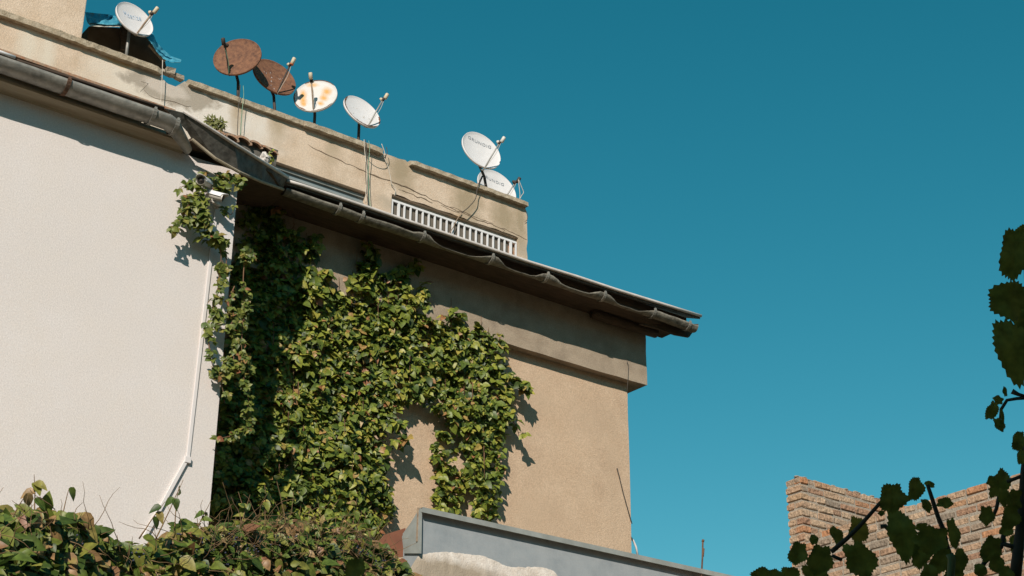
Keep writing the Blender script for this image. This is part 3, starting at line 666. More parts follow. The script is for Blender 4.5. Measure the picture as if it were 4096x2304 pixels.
dish('white dish with two orange rust streaks, right of the rusty pair', Z6(1337, 817), (252*s6, 175*s6), -8400*s6*s6, YD, Z6(1315, 985), Z6(1290, 640), (Z6(1330, 1000), Z6(1332, 1095)), (M['dish_streak'], M['tan_steel'], M['black_steel']), rim=[(150, 235, .09), (250, 310, .06), (20, 110, .035)], seed=4, streaks=[(*Z6(1210, 790), .030, .06), (*Z6(1212, 860), .030, .07), (*Z6(1208, 905), .025, .04), (*Z6(1485, 760), .035, .06), (*Z6(1455, 830), .03, .05), (*Z6(1415, 895), .025, .04), (*Z6(1310, 690), .05, .03)])
dish('white dish with a rusty chipped upper rim, seen almost edge on beside the cable bundle', Z6(1881, 1001), (206*s6, 179*s6), 23400*s6*s6, YD, Z6(1945, 1175), Z6(2125, 860), (Z6(1845, 1110), Z6(1840, 1300)), (M['dish_white'], M['grey_steel'], M['black_steel']), rim=[(165, 345, .13), (0, 40, .08)], flecks=9, seed=5)
dish('upper of the two white lettered dishes at the far parapet end', Z7(512, 435), (220*s6, 210*s6), 23300*s6*s6, YD, Z7(535, 662), Z7(725, 345), (Z7(475, 590), Z7(610, 895)), (M['dish_white'], M['grey_steel'], M['black_steel']), text=('GRUNDIG', Z7(360, 290), Z7(628, 412), .05, M['letter']), lnb_kind=1, brace=(Z7(520, 740), Z7(470, 850)), seed=6)
dish('lower white lettered dish, half hidden behind the parapet coping', Z7(692, 873), (220*s6, 210*s6), 23300*s6*s6, YD+.6, Z7(715, 1100), Z7(905, 810), (Z7(660, 1030), Z7(700, 1250)), (M['dish_white'], M['grey_steel'], M['black_steel']), text=('GRUNDIG', Z7(525, 730), Z7(780, 842), .05, M['letter']), lnb_kind=2, seed=7)
# ================================================================ CABLES on the facade
YCB = YP-.10
def cable(label, pts, r, mt, Y=YP-.012):
    pp = [at_y(x, y, Y) for x, y in pts]; out = []
    if Y == YCB: pp[0] = at_y(pts[0][0], pts[0][1]+2, YP+.12); pp.insert(1, at_y(pts[0][0], pts[0][1]+5, YP-.09))
    for i in range(len(pp)-1):                              # Catmull-Rom
        p0, p1, p2, p3 = pp[max(i-1, 0)], pp[i], pp[i+1], pp[min(i+2, len(pp)-1)]
        for k in range(6):
            t = k/6; out.append(.5*((2*p1)+(p2-p0)*t+(2*p0-5*p1+4*p2-p3)*t*t+(3*p1-p0-3*p2+p3)*t**3))
    out.append(pp[-1]); o = MB(); o.tube(out, r, 6); ob = o.build('cable', mt, None, True); tag(ob, label, 'cable', 'cables hanging on the upper facade'); return ob
cable('thin pale cable hanging below the broken coping gap near the tarpaulin', [(409, 150), (408, 190), (406, 230), (404, 270), (403, 285)], .005, M['cable_w'], YCB)
cable('dark cable hanging straight from the largest rusty dish to the clay tiles', [(604, 212), (602, 245), (599, 290), (597, 340)], .005, M['cable_k'], YCB)
cable('thin greenish cable just right of the straight dark one under the rusty dish', [(612, 214), (613, 240), (609, 280), (605, 340)], .004, M['cable_g'], YCB)
cable('leftmost pale cable of the bundle hanging beside the long window', [(916, 350), (918, 385), (923, 430), (921, 470), (920, 510)], .0055, M['cable_w'], YCB)
cable('brownish cable in the middle of the bundle hanging beside the long window', [(920, 350), (922, 380), (920, 430), (922, 475), (927, 520)], .0055, M['cable_k'], YCB)
cable('green cable at the right of the bundle below the rim-rusted dish', [(928, 352), (930, 375), (926, 430), (928, 480), (932, 522)], .004, M['cable_g'], YCB)
cable('slack dark loop of cable swinging under the coping end', [(918, 362), (930, 385), (950, 396), (966, 397), (974, 385), (972, 370)], .005, M['cable_k'], YCB)
cable('pale curling cable from the coping gap down to the barred window', [(960, 362), (968, 385), (966, 395), (975, 415), (982, 445), (985, 462), (994, 475), (993, 492)], .006, M['cable_w'], YP-.03)
cable('dark cable slanting down the wall from the lettered dishes', [(1206, 452), (1200, 478), (1196, 500), (1180, 520), (1162, 535)], .006, M['cable_k'], YCB)
cable('pale cable crossing in front of the white bars', [(1162, 535), (1150, 552), (1138, 575), (1127, 592)], .006, M['tan_steel'], YP-.02)
cable('dark loop of wire at the far edge of the parapet', [(1322, 528), (1327, 540), (1326, 553), (1320, 557)], .004, M['cable_k'], YP-.02)
cable('white looping cable beside the lower lettered dish', [(1304, 452), (1306, 470), (1308, 490), (1307, 505)], .005, M['cable_w'], YP+.3)
cable('second white cable bowed out beside the lower lettered dish', [(1305, 452), (1312, 470), (1317, 484), (1312, 492), (1308, 500)], .005, M['cable_w'], YP+.3)
o = MB(); o.tube([at_y(1577, 906, YF-.02), at_y(1581, 920, YF-.02), at_y(1580, 950, YF-.02), at_y(1578, 975, YF-.02), at_y(1578, 990, YF-.02)], .003, 5)
tag(o.build('wire', M['cable_k'], None, True), 'short thin wire hanging over the corner of the eaves band', 'wire')
o = MB(); o.tube([at_y(1553, 1178, YB-.02), at_y(1557, 1195, YB-.02), at_y(1568, 1240, YB-.02), at_y(1582, 1290, YB-.02), at_y(1590, 1318, YB-.02)], .005, 5); o.tube([at_y(1552, 1178, YB-.01), at_y(1560, 1206, YB-.015)], .006, 5)
tag(o.build('wire', M['cable_k'], None, True), 'thin dark wire sagging from a hook on the bare tan wall', 'wire')
o = MB(); o.tube([at_y(1587, 1352, YB+.2), at_y(1594, 1362, YB+.2), at_y(1600, 1376, YB+.2), at_y(1605, 1400, YB+.2)], .012, 8)
tag(o.build('hose', M['plastic_white'], None, True), 'curved white hose at the foot of the tan wall corner', 'hose')

# ================================================================ CABLE TRUNKING + CCTV on the white wall
ct = thing('cable_trunking', at_y(520, 800, YW), 'white plastic cable trunking running down the white wall and turning left', 'trunking')
def duct(a, b, wd, dp):
    p, q = at_y(*a, YW-.001), at_y(*b, YW-.001); d = (q-p).normalized(); s = Vector((d.z, 0, -d.x))*wd/2
    m = MB(); m.prism([p-s, p+s, q+s, q-s], (0, -dp, 0)); return m
duct((546, 505), (472, 1152), .032, .012).build('upright_length', M['plastic_white'], ct, bevel=.003)
duct((472, 1150), (362, 1352), .033, .022).build('slanted_length', M['plastic_white'], ct, bevel=.003)
m = MB(); p = at_y(470, 1156, YW); m.box(p+Vector((-.03, -.03, -.035)), p+Vector((.028, -.001, .02))); m.build('elbow', M['plastic_white'], ct, bevel=.004)
def cctv(label, c_px, dirv, lens, rd, hood_r, wallp, seed):
    """bullet camera with a curved sun hood; dirv = where it looks"""
    c = at_y(*c_px, YW-.16); d = Vector(dirv).normalized(); s = d.cross(Vector((0, 0, 1))).normalized(); up = s.cross(d)
    t = thing('security_camera', at_y(*wallp, YW), label, 'security camera', 'security cameras on the white wall')
    a, b = c - d*lens*.55, c + d*lens*.45
    m = MB(); m.tube([a, a+d*.012, b-d*.012, b], [rd*.86, rd, rd, rd*.97], 24); body = m.build('body', M['cctv_body'], t, True)
    m = MB(); m.tube([b-d*.004, b+d*.003], rd*.86, 24); fr = m.build('front_glass', M['glass_dark'], t, True)
    m = MB(); m.tube([b+d*.003, b+d*.006], rd*.3, 16); m.build('lens', M['black_steel'], fr, True)
    m = MB(); m.tube([b-d*.006, b+d*.008], rd*1.02, 24, cap=False); m.build('front_ring', M['cctv_body'], t, True)
    m = MB(); n = 12; A0, A1 = R(-12), R(192); rows = []
    for (q, f) in [(a-d*.006, 1.), (b+d*.045, 1.)]:
        for rr in (hood_r, hood_r-.004):
            rows.append([q + (s*math.cos(A0+(A1-A0)*k/n)*1.02 + up*math.sin(A0+(A1-A0)*k/n))*rr + d*(0 if f else 0) - d*(.055*abs(math.cos(A0+(A1-A0)*k/n))**3 if q is not a-d*.006 and rows and len(rows) >= 2 else 0) for k in range(n+1)])
    vs = [v for r_ in rows for v in r_]; w1 = n+1
    fs = []
    for k in range(n): fs += [(k, k+1, 2*w1+k+1, 2*w1+k), (w1+k, 3*w1+k, 3*w1+k+1, w1+k+1), (k, w1+k, w1+k+1, k+1), (2*w1+k, 2*w1+k+1, 3*w1+k+1, 3*w1+k)]
    fs += [(0, 2*w1, 3*w1, w1), (n, w1+n, 3*w1+n, 2*w1+n)]
    m.add(vs, fs); m.build('sun_hood', M['paint_white'], t)
    m = MB(); wp = at_y(*wallp, YW-.002); e = c - d*lens*.2 - up*rd
    m.tube([e, e - up*.03, wp + Vector((0, -.05, 0)), wp + Vector((0, -.0, 0))], [.012, .014, .016, .02], 10); m.tube([wp+Vector((0, -.012, 0)), wp], .032, 16); m.build('bracket', M['cctv_body'], t, True)
cctv('upper security camera, its round lens facing the viewer, among the leaves', (514, 459), (-.92, -.80, -.30), .17, .043, .052, (525, 478), 1)
cctv('lower security camera under a white hood, turned to the right', (545, 494), (.80, -.62, -.30), .125, .037, .045, (545, 520), 2)

# ================================================================ LEDGE (metal-clad), mortar, sheet, rod
YL = 11.9
ld = thing('metal_ledge', at_y(1058, 1400, YL), 'blue-grey galvanised parapet with a dark drip edge in front of the tan wall', 'parapet')
c0, c1 = at_y(1056, 1284, YL), at_y(2100, 1516, YL); bz = -1.3
mid_z = (c0.z + c1.z)/2
tz = c0.z; x0 = c0.x; x1 = 15.5
XL = x0
pp = [at_x(1058, 1277, XL-.02), at_x(1056, 1392, XL-.02), at_x(1016, 1392, XL-.02), at_x(1011, 1350, XL-.02)]
yb, zb = pp[3].y, pp[3].z
m = MB(); m.prism([(x0, YL, tz-1.6), (x0, YL, tz), (x0, yb, zb+.004), (x0, yb, tz-1.6)], (x1-x0, 0, 0)); m.build('fascia', M['fascia'], ld)
m = MB(); m.prism([(x0-.012, YL-.065, tz-.035), (x0-.012, YL-.065, tz+.015), (x0-.012, yb, zb+.03), (x0-.012, yb, zb+.012), (x0-.012, YL-.004, tz+.006), (x0-.012, YL-.004, tz-.01)], (x1-x0+.012, 0, 0)); m.build('drip_edge', M['fascia_edge'], ld)
m = MB(); m.prism(pp, (.018, 0, 0)); m.build('end_panel', M['fascia_edge'], ld)
m = MB(); m.box((XL-.03, YL-.012, tz-.30), (XL+.012, YL+.002, tz+.02)); m.build('corner_strip', M['tan_steel'], ld)
rs = MB(); rs.prism([at_y(968, 1345, YL+.55), at_y(1020, 1328, YL+.55), at_y(1022, 1398, YL+.55), at_y(955, 1412, YL+.55), at_y(940, 1380, YL+.55)], (0, .02, 0))
tag(rs.build('metal_sheet', M['rust_sheet']), 'rust-red metal sheet wedged behind the end of the ledge', 'metal sheet')
# mortar bank on the ledge foot: an uneven modelled lump
bank = MB(); prof_px = [(1022, 1452), (1035, 1425), (1052, 1398), (1085, 1390), (1125, 1388), (1160, 1392), (1215, 1398), (1245, 1410), (1275, 1425), (1300, 1427), (1345, 1426), (1372, 1428), (1392, 1436), (1404, 1449), (1425, 1470)]
NB_, tops = 90, []
for i in range(NB_+1):
    x = prof_px[0][0]+(prof_px[-1][0]-prof_px[0][0])*i/NB_
    for (a, b_) in zip(prof_px[:-1], prof_px[1:]):
        if a[0] <= x <= b_[0]: y = a[1]+(b_[1]-a[1])*(x-a[0])/(b_[0]-a[0]); break
    tops.append((x, y + 3*nz(x*.12, 5)))
rows = 14; vs = []
for (x, y) in tops:
    p = at_y(x, y, YL-.004)
    for j in range(rows):
        t = j/(rows-1); vs.append(p + Vector((0, -.010-.03*t**.8 - .016*nz(p.x*5, t*4, 2)*min(1, t*4) - .009*nz(p.x*14, t*12, 3) if j else 0, -t*.9)))
bank.add(vs, [(i*rows+j, (i+1)*rows+j, (i+1)*rows+j+1, i*rows+j+1) for i in range(NB_) for j in range(rows-1)])
tag(bank.build('mortar_bank', M['mortar_white'], None, True), 'rough whitish mortar heaped against the foot of the metal ledge', 'mortar')
patch(M['mortar_white'], tuple(at_y(1130, 1440, YL-.1)), (.8, 1, .13), (.36, .30, .23), soft=.3, nscale=8, namp=.5)
rd = MB(); rd.tube([at_y(1764, 1460, YL-.05), at_y(1767, 1405, YL-.05), at_y(1768, 1362, YL-.05)], .009, 8); rd.tube([at_y(1768, 1363, YL-.05), at_y(1769, 1358, YL-.05)], .014, 8); rd.tube([at_y(1770, 1380, YL-.05), at_y(1768, 1400, YL-.05)], .012, 6)
tag(rd.build('rod', M['zinc_rust'], None, True), 'thin rusty upright rod in front of the ledge against the sky', 'rod')

# ================================================================ LEAVES
def leaflet(mb, base, d, nrm, L, W, curl, fold=.25, shape=0, mi=0):
    d = d.normalized(); nrm = (nrm - d*nrm.dot(d))
    nrm = nrm.normalized() if nrm.length > 1e-5 else d.orthogonal().normalized()
    s = d.cross(nrm)
    prof = [(0, .12), (.22, .72), (.45, 1.0), (.72, .68), (1, .0)] if shape == 0 else [(0, .35), (.15, .9), (.4, 1.), (.7, .62), (1, 0)]
    vs = []; wob = random.uniform(-.12, .12)
    for t, wd in prof:
        c = base + d*L*t - nrm*curl*L*t*t + s*wob*L*t*t
        if wd == 0: vs.append(c)
        else:
            e = s*W*.5*wd; up = nrm*W*.5*wd*fold
            vs += [c-e+up, c, c+e+up]
    fs = []
    for i in range(3):
        o = i*3; fs += [(o, o+1, o+4, o+3), (o+1, o+2, o+5, o+4)]
    fs += [(9, 10, 12), (10, 11, 12)]
    mb.add(vs, fs, mi)
rv = lambda a: Vector((random.uniform(-a, a), random.uniform(-a, a), random.uniform(-a, a)))
def cluster(mb, p, out, size, n=None, droop=.75):
    """palmate creeper leaf: three to five drooping leaflets round one stalk end"""
    n = n or random.choice((3, 4, 5, 5))
    nb = (out + rv(.55)).normalized()
    dn = Vector((0, 0, -1)); side = nb.cross(dn)
    side = side.normalized() if side.length > .01 else Vector((1, 0, 0)); dn = side.cross(nb).normalized()
    if dn.z > 0: dn = -dn
    for k in range(n):
        a = (k-(n-1)/2)*R(random.uniform(42, 58)) + random.uniform(-.2, .2)
        d = (dn*math.cos(a) + side*math.sin(a))*droop + nb*random.uniform(-.15, .5) + rv(.22)
        L = size*random.uniform(.72, 1.1)*(1-.12*abs(k-(n-1)/2))
        leaflet(mb, p+rv(.008), d, nb+rv(.35), L, L*random.uniform(.60, .82), random.uniform(.10, .55), random.uniform(.1, .42))
def inside(pt, poly):
    x, y = pt; c = False; j = len(poly)-1
    for i in range(len(poly)):
        xi, yi = poly[i]; xj, yj = poly[j]
        if (yi > y) != (yj > y) and x < (xj-xi)*(y-yi)/(yj-yi)+xi: c = not c
        j = i
    return c
OUT = Vector((-.35, -1, .55)).normalized()

# ---- wall ivy on the tan house
iv = thing('wall_ivy', (7.5, YB, 4), 'dense glossy green creeper arching over the tan wall', 'creeper')
DENSE = [(606, 500), (640, 470), (682, 470), (694, 492), (704, 560), (735, 585), (748, 600), (775, 592), (790, 612), (782, 650), (796, 690), (815, 715), (840, 722), (862, 745), (878, 738), (872, 705), (890, 688), (905, 660), (940, 650), (960, 690), (985, 688), (1010, 690), (1035, 720), (1058, 748), (1064, 790), (1098, 806), (1118, 800), (1150, 795), (1195, 812), (1215, 830), (1248, 852), (1268, 878), (1275, 905), (1290, 930), (1300, 965), (1290, 985), (1284, 1025), (1280, 1060), (1270, 1100), (1264, 1150), (1258, 1200), (1256, 1250), (1250, 1305), (1188, 1305), (1184, 1275), (1182, 1225), (1176, 1180), (1164, 1130), (1148, 1075), (1120, 1045), (1090, 1030), (1075, 1018), (1045, 1005), (1005, 1015), (985, 1045), (978, 1080), (970, 1115), (972, 1160), (966, 1200), (980, 1250), (986, 1300), (950, 1345), (540, 1345), (545, 1150), (560, 1000), (585, 750)]
SPARSE = [(1082, 1100), (1120, 1078), (1160, 1120), (1172, 1180), (1168, 1290), (1085, 1285), (1080, 1200)]
THIN = [(606, 440), (690, 462), (708, 560), (700, 1000), (640, 1060), (600, 1320), (530, 1320), (570, 950)]   # shaded recess beside the white corner
mb = MB(); st = MB(); br = MB()
def bulge(x, y):
    b = .14 + .13*nz(x*.012, y*.012, 7) + .05*nz(x*.035, y*.035, 2)
    b += .22*max(0, min(1, (y-1020)/260))*max(0, min(1, (1000-x)/300))
    return max(.05, b)
cnt = 0
while cnt < 4000:
    x, y = random.uniform(525, 1320), random.uniform(465, 1350)
    if not inside((x, y), DENSE): continue
    if x < 600+(1345-y)*.06 and random.random() < .25: continue
    b = bulge(x, y); f = random.random()**.55
    p = at_y(x, y, YB-.03-b*f)
    cluster(mb, p, OUT, (.062+.066*random.random()**1.3)*(1.0 if f > .4 else .92)); cnt += 1
for i in range(95):
    while True:
        x, y = random.uniform(1090, 1170), random.uniform(1080, 1290)
        if inside((x, y), SPARSE) and nz(x*.05, y*.03, 1) > -.22: break
    cluster(mb, at_y(x, y, YB-.02-random.random()*.10), OUT, random.uniform(.07, .105))
def sprig(pts, Y, n, size, m, stm, r=.006, spread=.05, kind=None, out=OUT):
    pp = [at_y(x, y, Y + random.uniform(-.02, .02)) for x, y in pts]; sm = []
    for i in range(len(pp)-1):
        for k in range(5):
            t = k/5; p0, p1, p2, p3 = pp[max(i-1, 0)], pp[i], pp[i+1], pp[min(i+2, len(pp)-1)]
            sm.append(.5*((2*p1)+(p2-p0)*t+(2*p0-5*p1+4*p2-p3)*t*t+(3*p1-p0-3*p2+p3)*t**3))
    sm.append(pp[-1]); stm.tube(sm, [r*(1-.6*i/len(sm)) for i in range(len(sm))], 5)
    for k in range(n):
        i = random.uniform(0, len(sm)-1.001); a = sm[int(i)].lerp(sm[int(i)+1], i % 1)
        p = a + rv(spread) + Vector((0, -.02, 0)); stm.tube([a, (a+p)/2+Vector((0, -.01, .012)), p], .0022, 4)
        cluster(m, p, out, size*random.uniform(.75, 1.15), kind)
for pts, n_ in [([(940, 690), (935, 650), (925, 620)], 16), ([(1000, 700), (1010, 680), (1030, 665), (1060, 668)], 12), ([(1060, 720), (1062, 740), (1068, 780)], 8), ([(820, 740), (826, 715), (820, 695), (810, 690)], 7), ([(690, 560), (694, 520), (690, 475)], 16), ([(760, 640), (790, 620), (792, 600)], 9),
                ([(715, 600), (735, 575), (742, 562)], 6), ([(1300, 960), (1318, 970), (1322, 985)], 7), ([(1290, 1060), (1300, 1075), (1306, 1100)], 3), ([(1250, 870), (1258, 850), (1262, 848)], 5), ([(985, 1060), (1000, 1050), (1008, 1075)], 6), ([(980, 1120), (1002, 1110), (1004, 1096)], 5), ([(1120, 800), (1140, 788), (1165, 800)], 7)]:
    sprig(pts, YB-.16, n_, .12, mb, st)
for i in range(70):                                          # visible woody runners
    while True:
        x, y = random.uniform(560, 1300), random.uniform(480, 1330)
        if inside((x, y), DENSE): break
    pts = [at_y(x + 10*nz(k, i, 1), y - k*16, YB-.03-bulge(x, y)*random.uniform(.6, 1.05)) for k in range(5)]
    st.tube(pts, random.uniform(.002, .0045), 5)
for i in range(60):                                          # berry bunches
    while True:
        x, y = random.uniform(560, 1300), random.uniform(600, 1330)
        if inside((x, y), DENSE): break
    p = at_y(x, y, YB-.05-bulge(x, y))
    for k in range(random.randint(4, 9)): br.ball(p+rv(.03), .0045, n=5, m=3)
mb.build('foliage', M['leaf_ivy'], iv, True); st.build('runners', M['stem'], iv, True)['kind'] = 'stuff'; br.build('berries', M['berry'], iv, True)['kind'] = 'stuff'

# ---- thin shaded creeper in the recess beside the white corner
sv = thing('shaded_creeper', (6.6, YB, 4), 'dark creeper in the shaded strip between the white corner and the lit ivy', 'creeper')
mb = MB(); st = MB(); cnt = 0
while cnt < 620:
    x, y = random.uniform(528, 712), random.uniform(440, 1330)
    if not inside((x, y), THIN): continue
    cluster(mb, at_y(x, y, YB-.02-.16*random.random()), OUT, random.uniform(.075, .11)); cnt += 1
for i in range(12):
    x = 600+random.uniform(-30, 90); st = MB(); st.tube([at_y(x + 6*nz(k, i), 1300-k*90, YB-.05) for k in range(9)], .006, 5); st.build('runner', M['stem'], sv, True)
mb.build('foliage', M['leaf_ivy'], sv, True)

# ---- creeper round the white corner and the cameras
cv = thing('corner_creeper', (5.9, YW, 4), 'lighter young creeper trailing round the white corner and its cameras', 'creeper')
mb = MB(); st = MB(); Y1 = YW-.09
S = [([(560, 470), (535, 452), (512, 440), (505, 430)], 8, .07, Y1-.06), ([(500, 455), (480, 465), (462, 468), (455, 472)], 9, .075, Y1), ([(500, 470), (492, 500), (478, 520), (465, 510)], 17, .075, Y1-.04), ([(505, 490), (500, 520), (505, 545), (510, 565)], 22, .075, Y1-.04),
     ([(470, 490), (468, 520), (462, 545), (470, 560)], 9, .07, Y1), ([(470, 555), (455, 565), (442, 575), (432, 576)], 9, .065, Y1-.05), ([(478, 530), (490, 565), (505, 590), (520, 600)], 12, .08, Y1), ([(510, 560), (530, 585), (548, 600), (555, 612)], 15, .08, Y1-.04),
     ([(548, 600), (556, 640), (553, 680), (548, 705)], 12, .07, Y1), ([(560, 610), (570, 650), (560, 700), (545, 750), (530, 800), (524, 850)], 22, .062, Y1), ([(555, 700), (540, 760), (540, 790), (560, 800), (580, 780)], 18, .06, Y1-.02), ([(524, 850), (530, 900), (545, 945), (552, 930)], 16, .06, Y1-.01),
     ([(535, 800), (560, 830), (590, 800), (575, 770)], 12, .06, Y1-.03), ([(618, 630), (612, 700), (615, 760), (610, 820), (608, 880), (615, 930), (612, 970)], 44, .062, Y1-.02), ([(640, 640), (628, 650), (615, 660)], 8, .07, Y1-.02), ([(590, 720), (575, 760), (585, 800)], 9, .06, Y1), ([(600, 840), (590, 880), (585, 930), (575, 950)], 22, .064, Y1), ([(612, 960), (625, 1000), (620, 1050), (625, 1075)], 16, .055, Y1), ([(622, 1080), (600, 1090), (575, 1098), (552, 1103)], 17, .055, Y1), ([(570, 900), (560, 930), (556, 960), (566, 1000)], 13, .055, Y1), ([(545, 440), (562, 450), (580, 440)], 8, .085, Y1), ([(590, 470), (600, 455), (615, 445)], 5, .08, Y1-.03), ([(540, 470), (560, 480), (575, 470)], 9, .075, Y1-.02), ([(560, 520), (580, 540), (588, 525)], 3, .06, Y1)]
for pts, n_, sz, Y in S: sprig(pts, Y, n_, sz*1.12, mb, st, r=.0055, spread=.032, out=Vector((-.4, -1, .35)).normalized())
mb.build('foliage', M['leaf_young'], cv, True); st.build('stems', M['stem'], cv, True)

# ---- hedge-like creeper along the bottom left
hd = thing('hedge', (3.6, 7, 0), 'tangled creeper hedge with browning leaves and bare twigs along the bottom left', 'hedge')
TOPL = [(-60, 1292), (20, 1290), (60, 1282), (110, 1278), (165, 1300), (215, 1310), (240, 1330), (262, 1352), (300, 1368), (360, 1372), (395, 1368), (420, 1340), (455, 1325), (500, 1330), (540, 1325), (580, 1318), (640, 1310), (720, 1300), (800, 1315), (860, 1320), (920, 1345), (980, 1378), (1015, 1410), (1040, 1460)]
def topy(x):
    for a, b in zip(TOPL[:-1], TOPL[1:]):
        if a[0] <= x <= b[0]: return a[1]+(b[1]-a[1])*(x-a[0])/(b[0]-a[0])
    return 1460
def hdist(x): return 6.3 + 3.6*max(0, min(1, x/1000))
mb = MB(); st = MB(); br = MB()
for i in range(4600):
    x = random.uniform(-60, 1035); ty = topy(x); dep = random.random()
    y = ty + (1500-ty)*random.random()**1.15 + 6
    D = hdist(x) - .35*max(0, (y-ty)/160) + .5*dep - .2
    p = at_d(x, y, D); f = (x/1000)
    big = .074*random.uniform(.55, 1.3)*(1-.12*f)
    out = (Vector((-.5, -1, .7))+rv(.3)).normalized()
    if random.random() < .55:
        d = Vector((random.uniform(-1, 1), random.uniform(-.6, .2), random.uniform(-1, .3)))
        leaflet(mb, p, d, out+rv(.5), big*1.15, big*.8, random.uniform(0, .5), random.uniform(.05, .5), 1)
    else: cluster(mb, p, out, big*.85, 3, .6)
for i in range(420):                                         # twigs and tendrils, denser towards the ivy
    x = random.choice((random.uniform(-30, 1000), random.uniform(520, 1000))); ty = topy(x)
    y = ty + random.uniform(-8, 110); D = hdist(x) - .22 - .2*random.random()
    p = at_d(x, y, D); d = Vector((random.uniform(-1, 1), random.uniform(-.5, .5), random.uniform(-.4, 1))).normalized()
    L = random.uniform(.06, .22); pts = [p]
    for k in range(5): d = (d + rv(.38)).normalized(); pts.append(pts[-1]+d*L/5)
    st.tube(pts, [.0021*(1-.12*k) for k in range(6)], 4)
for (x, y, L, lean) in [(157, 1340, .22, -.1), (5, 1320, .18, .35), (437, 1340, .26, .02), (485, 1350, .24, .06), (505, 1370, .22, -.1), (385, 1345, .34, .3), (350, 1330, .2, .5), (665, 1340, .3, .1), (940, 1390, .3, -.2), (80, 1310, .22, .12), (720, 1330, .32, -.3), (580, 1350, .34, .4), (790, 1340, .3, .3), (880, 1350, .3, .15), (620, 1335, .26, -.2)]:
    p = at_d(x, y+25, hdist(x)-.15); pts = [p]; d = Vector((lean, -.05, 1)).normalized()
    for k in range(7): d = (d+rv(.10)).normalized(); pts.append(pts[-1]+d*L/7)
    st.tube(pts, [.004-.0004*k for k in range(8)], 5)
    for k in range(random.randint(1, 4)): leaflet(mb, pts[random.randint(3, 7)], rv(1)+Vector((0, 0, -.5)), Vector((-.3, -1, .6)), .06, .04, .3, .4, 1)
for (x, y, dx, dz, L) in [(128, 1318, .5, .2, .10), (165, 1300, .9, .15, .08), (208, 1290, .6, -.9, .10), (100, 1290, -.7, -.5, .09), (360, 1352, .9, -.2, .10), (340, 1380, .4, -1, .10), (300, 1370, .2, -1, .08), (480, 1340, .9, .1, .10), (525, 1330, .7, -.4, .10), (560, 1330, .8, .3, .09), (235, 1320, .2, -1, .08), (450, 1318, .8, .2, .10)]:
    leaflet(mb, at_d(x, y, hdist(x)-.22), Vector((dx, -.2, dz)), Vector((-.3, -1, .8)), L, L*.6, .35, .35, 1)
for i in range(26):
    x = random.uniform(60, 960); p = at_d(x, topy(x)+random.uniform(25, 100), hdist(x)-.35)
    for k in range(random.randint(4, 9)): br.ball(p+rv(.035), .005, n=6, m=4)
mb.build('foliage', M['leaf_hedge'], hd, True); st.build('twigs', M['twig'], hd, True); br.build('berries', M['berry'], hd, True)['kind'] = 'stuff'
# solid core the hedge grows over: a low garden wall, fully inside the leaves
core = MB(); pl = [at_d(x, topy(x)+75, hdist(x)+.15) for x in range(-60, 1040, 60)]
vs = []
for p in pl: vs += [p, Vector((p.x, p.y, 0)), Vector((p.x-.05, p.y+.25, 0)), Vector((p.x-.05, p.y+.25, p.z))]
n = len(pl); fs = []
for i in range(n-1):
    for k in range(4): fs.append((i*4+k, i*4+(k+1) % 4, i*4+4+(k+1) % 4, i*4+4+k))
fs += [(0, 1, 2, 3), tuple(len(vs)-1-k for k in range(4))]
core.add(vs, fs); tag(core.build('garden_wall', M['rough_cap']), 'old grey garden wall buried under the browning creeper hedge', 'wall')

# ---- small plants on the clay tiles
sp = thing('roof_plant', at_y(543, 330, 13.45), 'small tufted succulent growing on the clay tiles above the bent sheet', 'plant')
mb = MB(); st = MB()
for (bx, by, tx_, ty_) in [(545, 326, 522, 303), (545, 326, 533, 300), (546, 326, 540, 305), (546, 327, 552, 305), (548, 327, 560, 310), (543, 327, 527, 312), (547, 327, 556, 318), (545, 327, 538, 314)]:
    a, b = at_y(bx, by, 13.42), at_y(tx_, ty_, 13.36+random.uniform(-.05, .05)); st.tube([a, a.lerp(b, .5)+Vector((0, 0, .02)), b], .006, 5)
    for k in range(11):
        aa = 6.28*k/11; leaflet(mb, b, Vector((math.cos(aa), -.4, math.sin(aa)-.35))+rv(.3), Vector((-.2, -1, .6)), .065, .022, .35, .3)
mb.build('leaves', M['succulent'], sp, True); st.build('stems', M['stem'], sp, True)
sp2 = MB(); s2 = MB()
for i in range(16): cluster(sp2, at_y(678+random.uniform(-9, 8), 395+random.uniform(-16, 14), 13.42), OUT, .05, 3)
tp2 = thing('roof_plant', at_y(680, 400, 13.45), 'leafy sprig hanging off the right end of the clay tile row', 'plant')
sp2.build('leaves', M['leaf_ivy'], tp2, True); s2.tube([at_y(676, 382, 13.45), at_y(680, 395, 13.43), at_y(684, 412, 13.42)], .005, 5); s2.build('stems', M['stem'], tp2, True)
hb = MB(); q = at_y(666, 398, 13.3); hb.ball(q, .062, n=14, m=10, sc=(.95, .6, 1.05)); hb.ball(q+Vector((-.07, 0, -.05)), .045, n=12, m=8, sc=(1.2, .7, .8))
hb.v = [v + Vector((nz(v.x*26, v.z*26, 1), nz(v.x*26, v.z*26, 5), nz(v.x*26, v.z*26, 9)))*.03 for v in hb.v]
tag(hb.build('plastic_bag', M['lip'], None, False), 'crumpled white bag lying at the end of the clay tile row', 'bag')

# ================================================================ BRICK WALL, right
XBk = 12.5
pA = at_x(1988, 1204, XBk); 
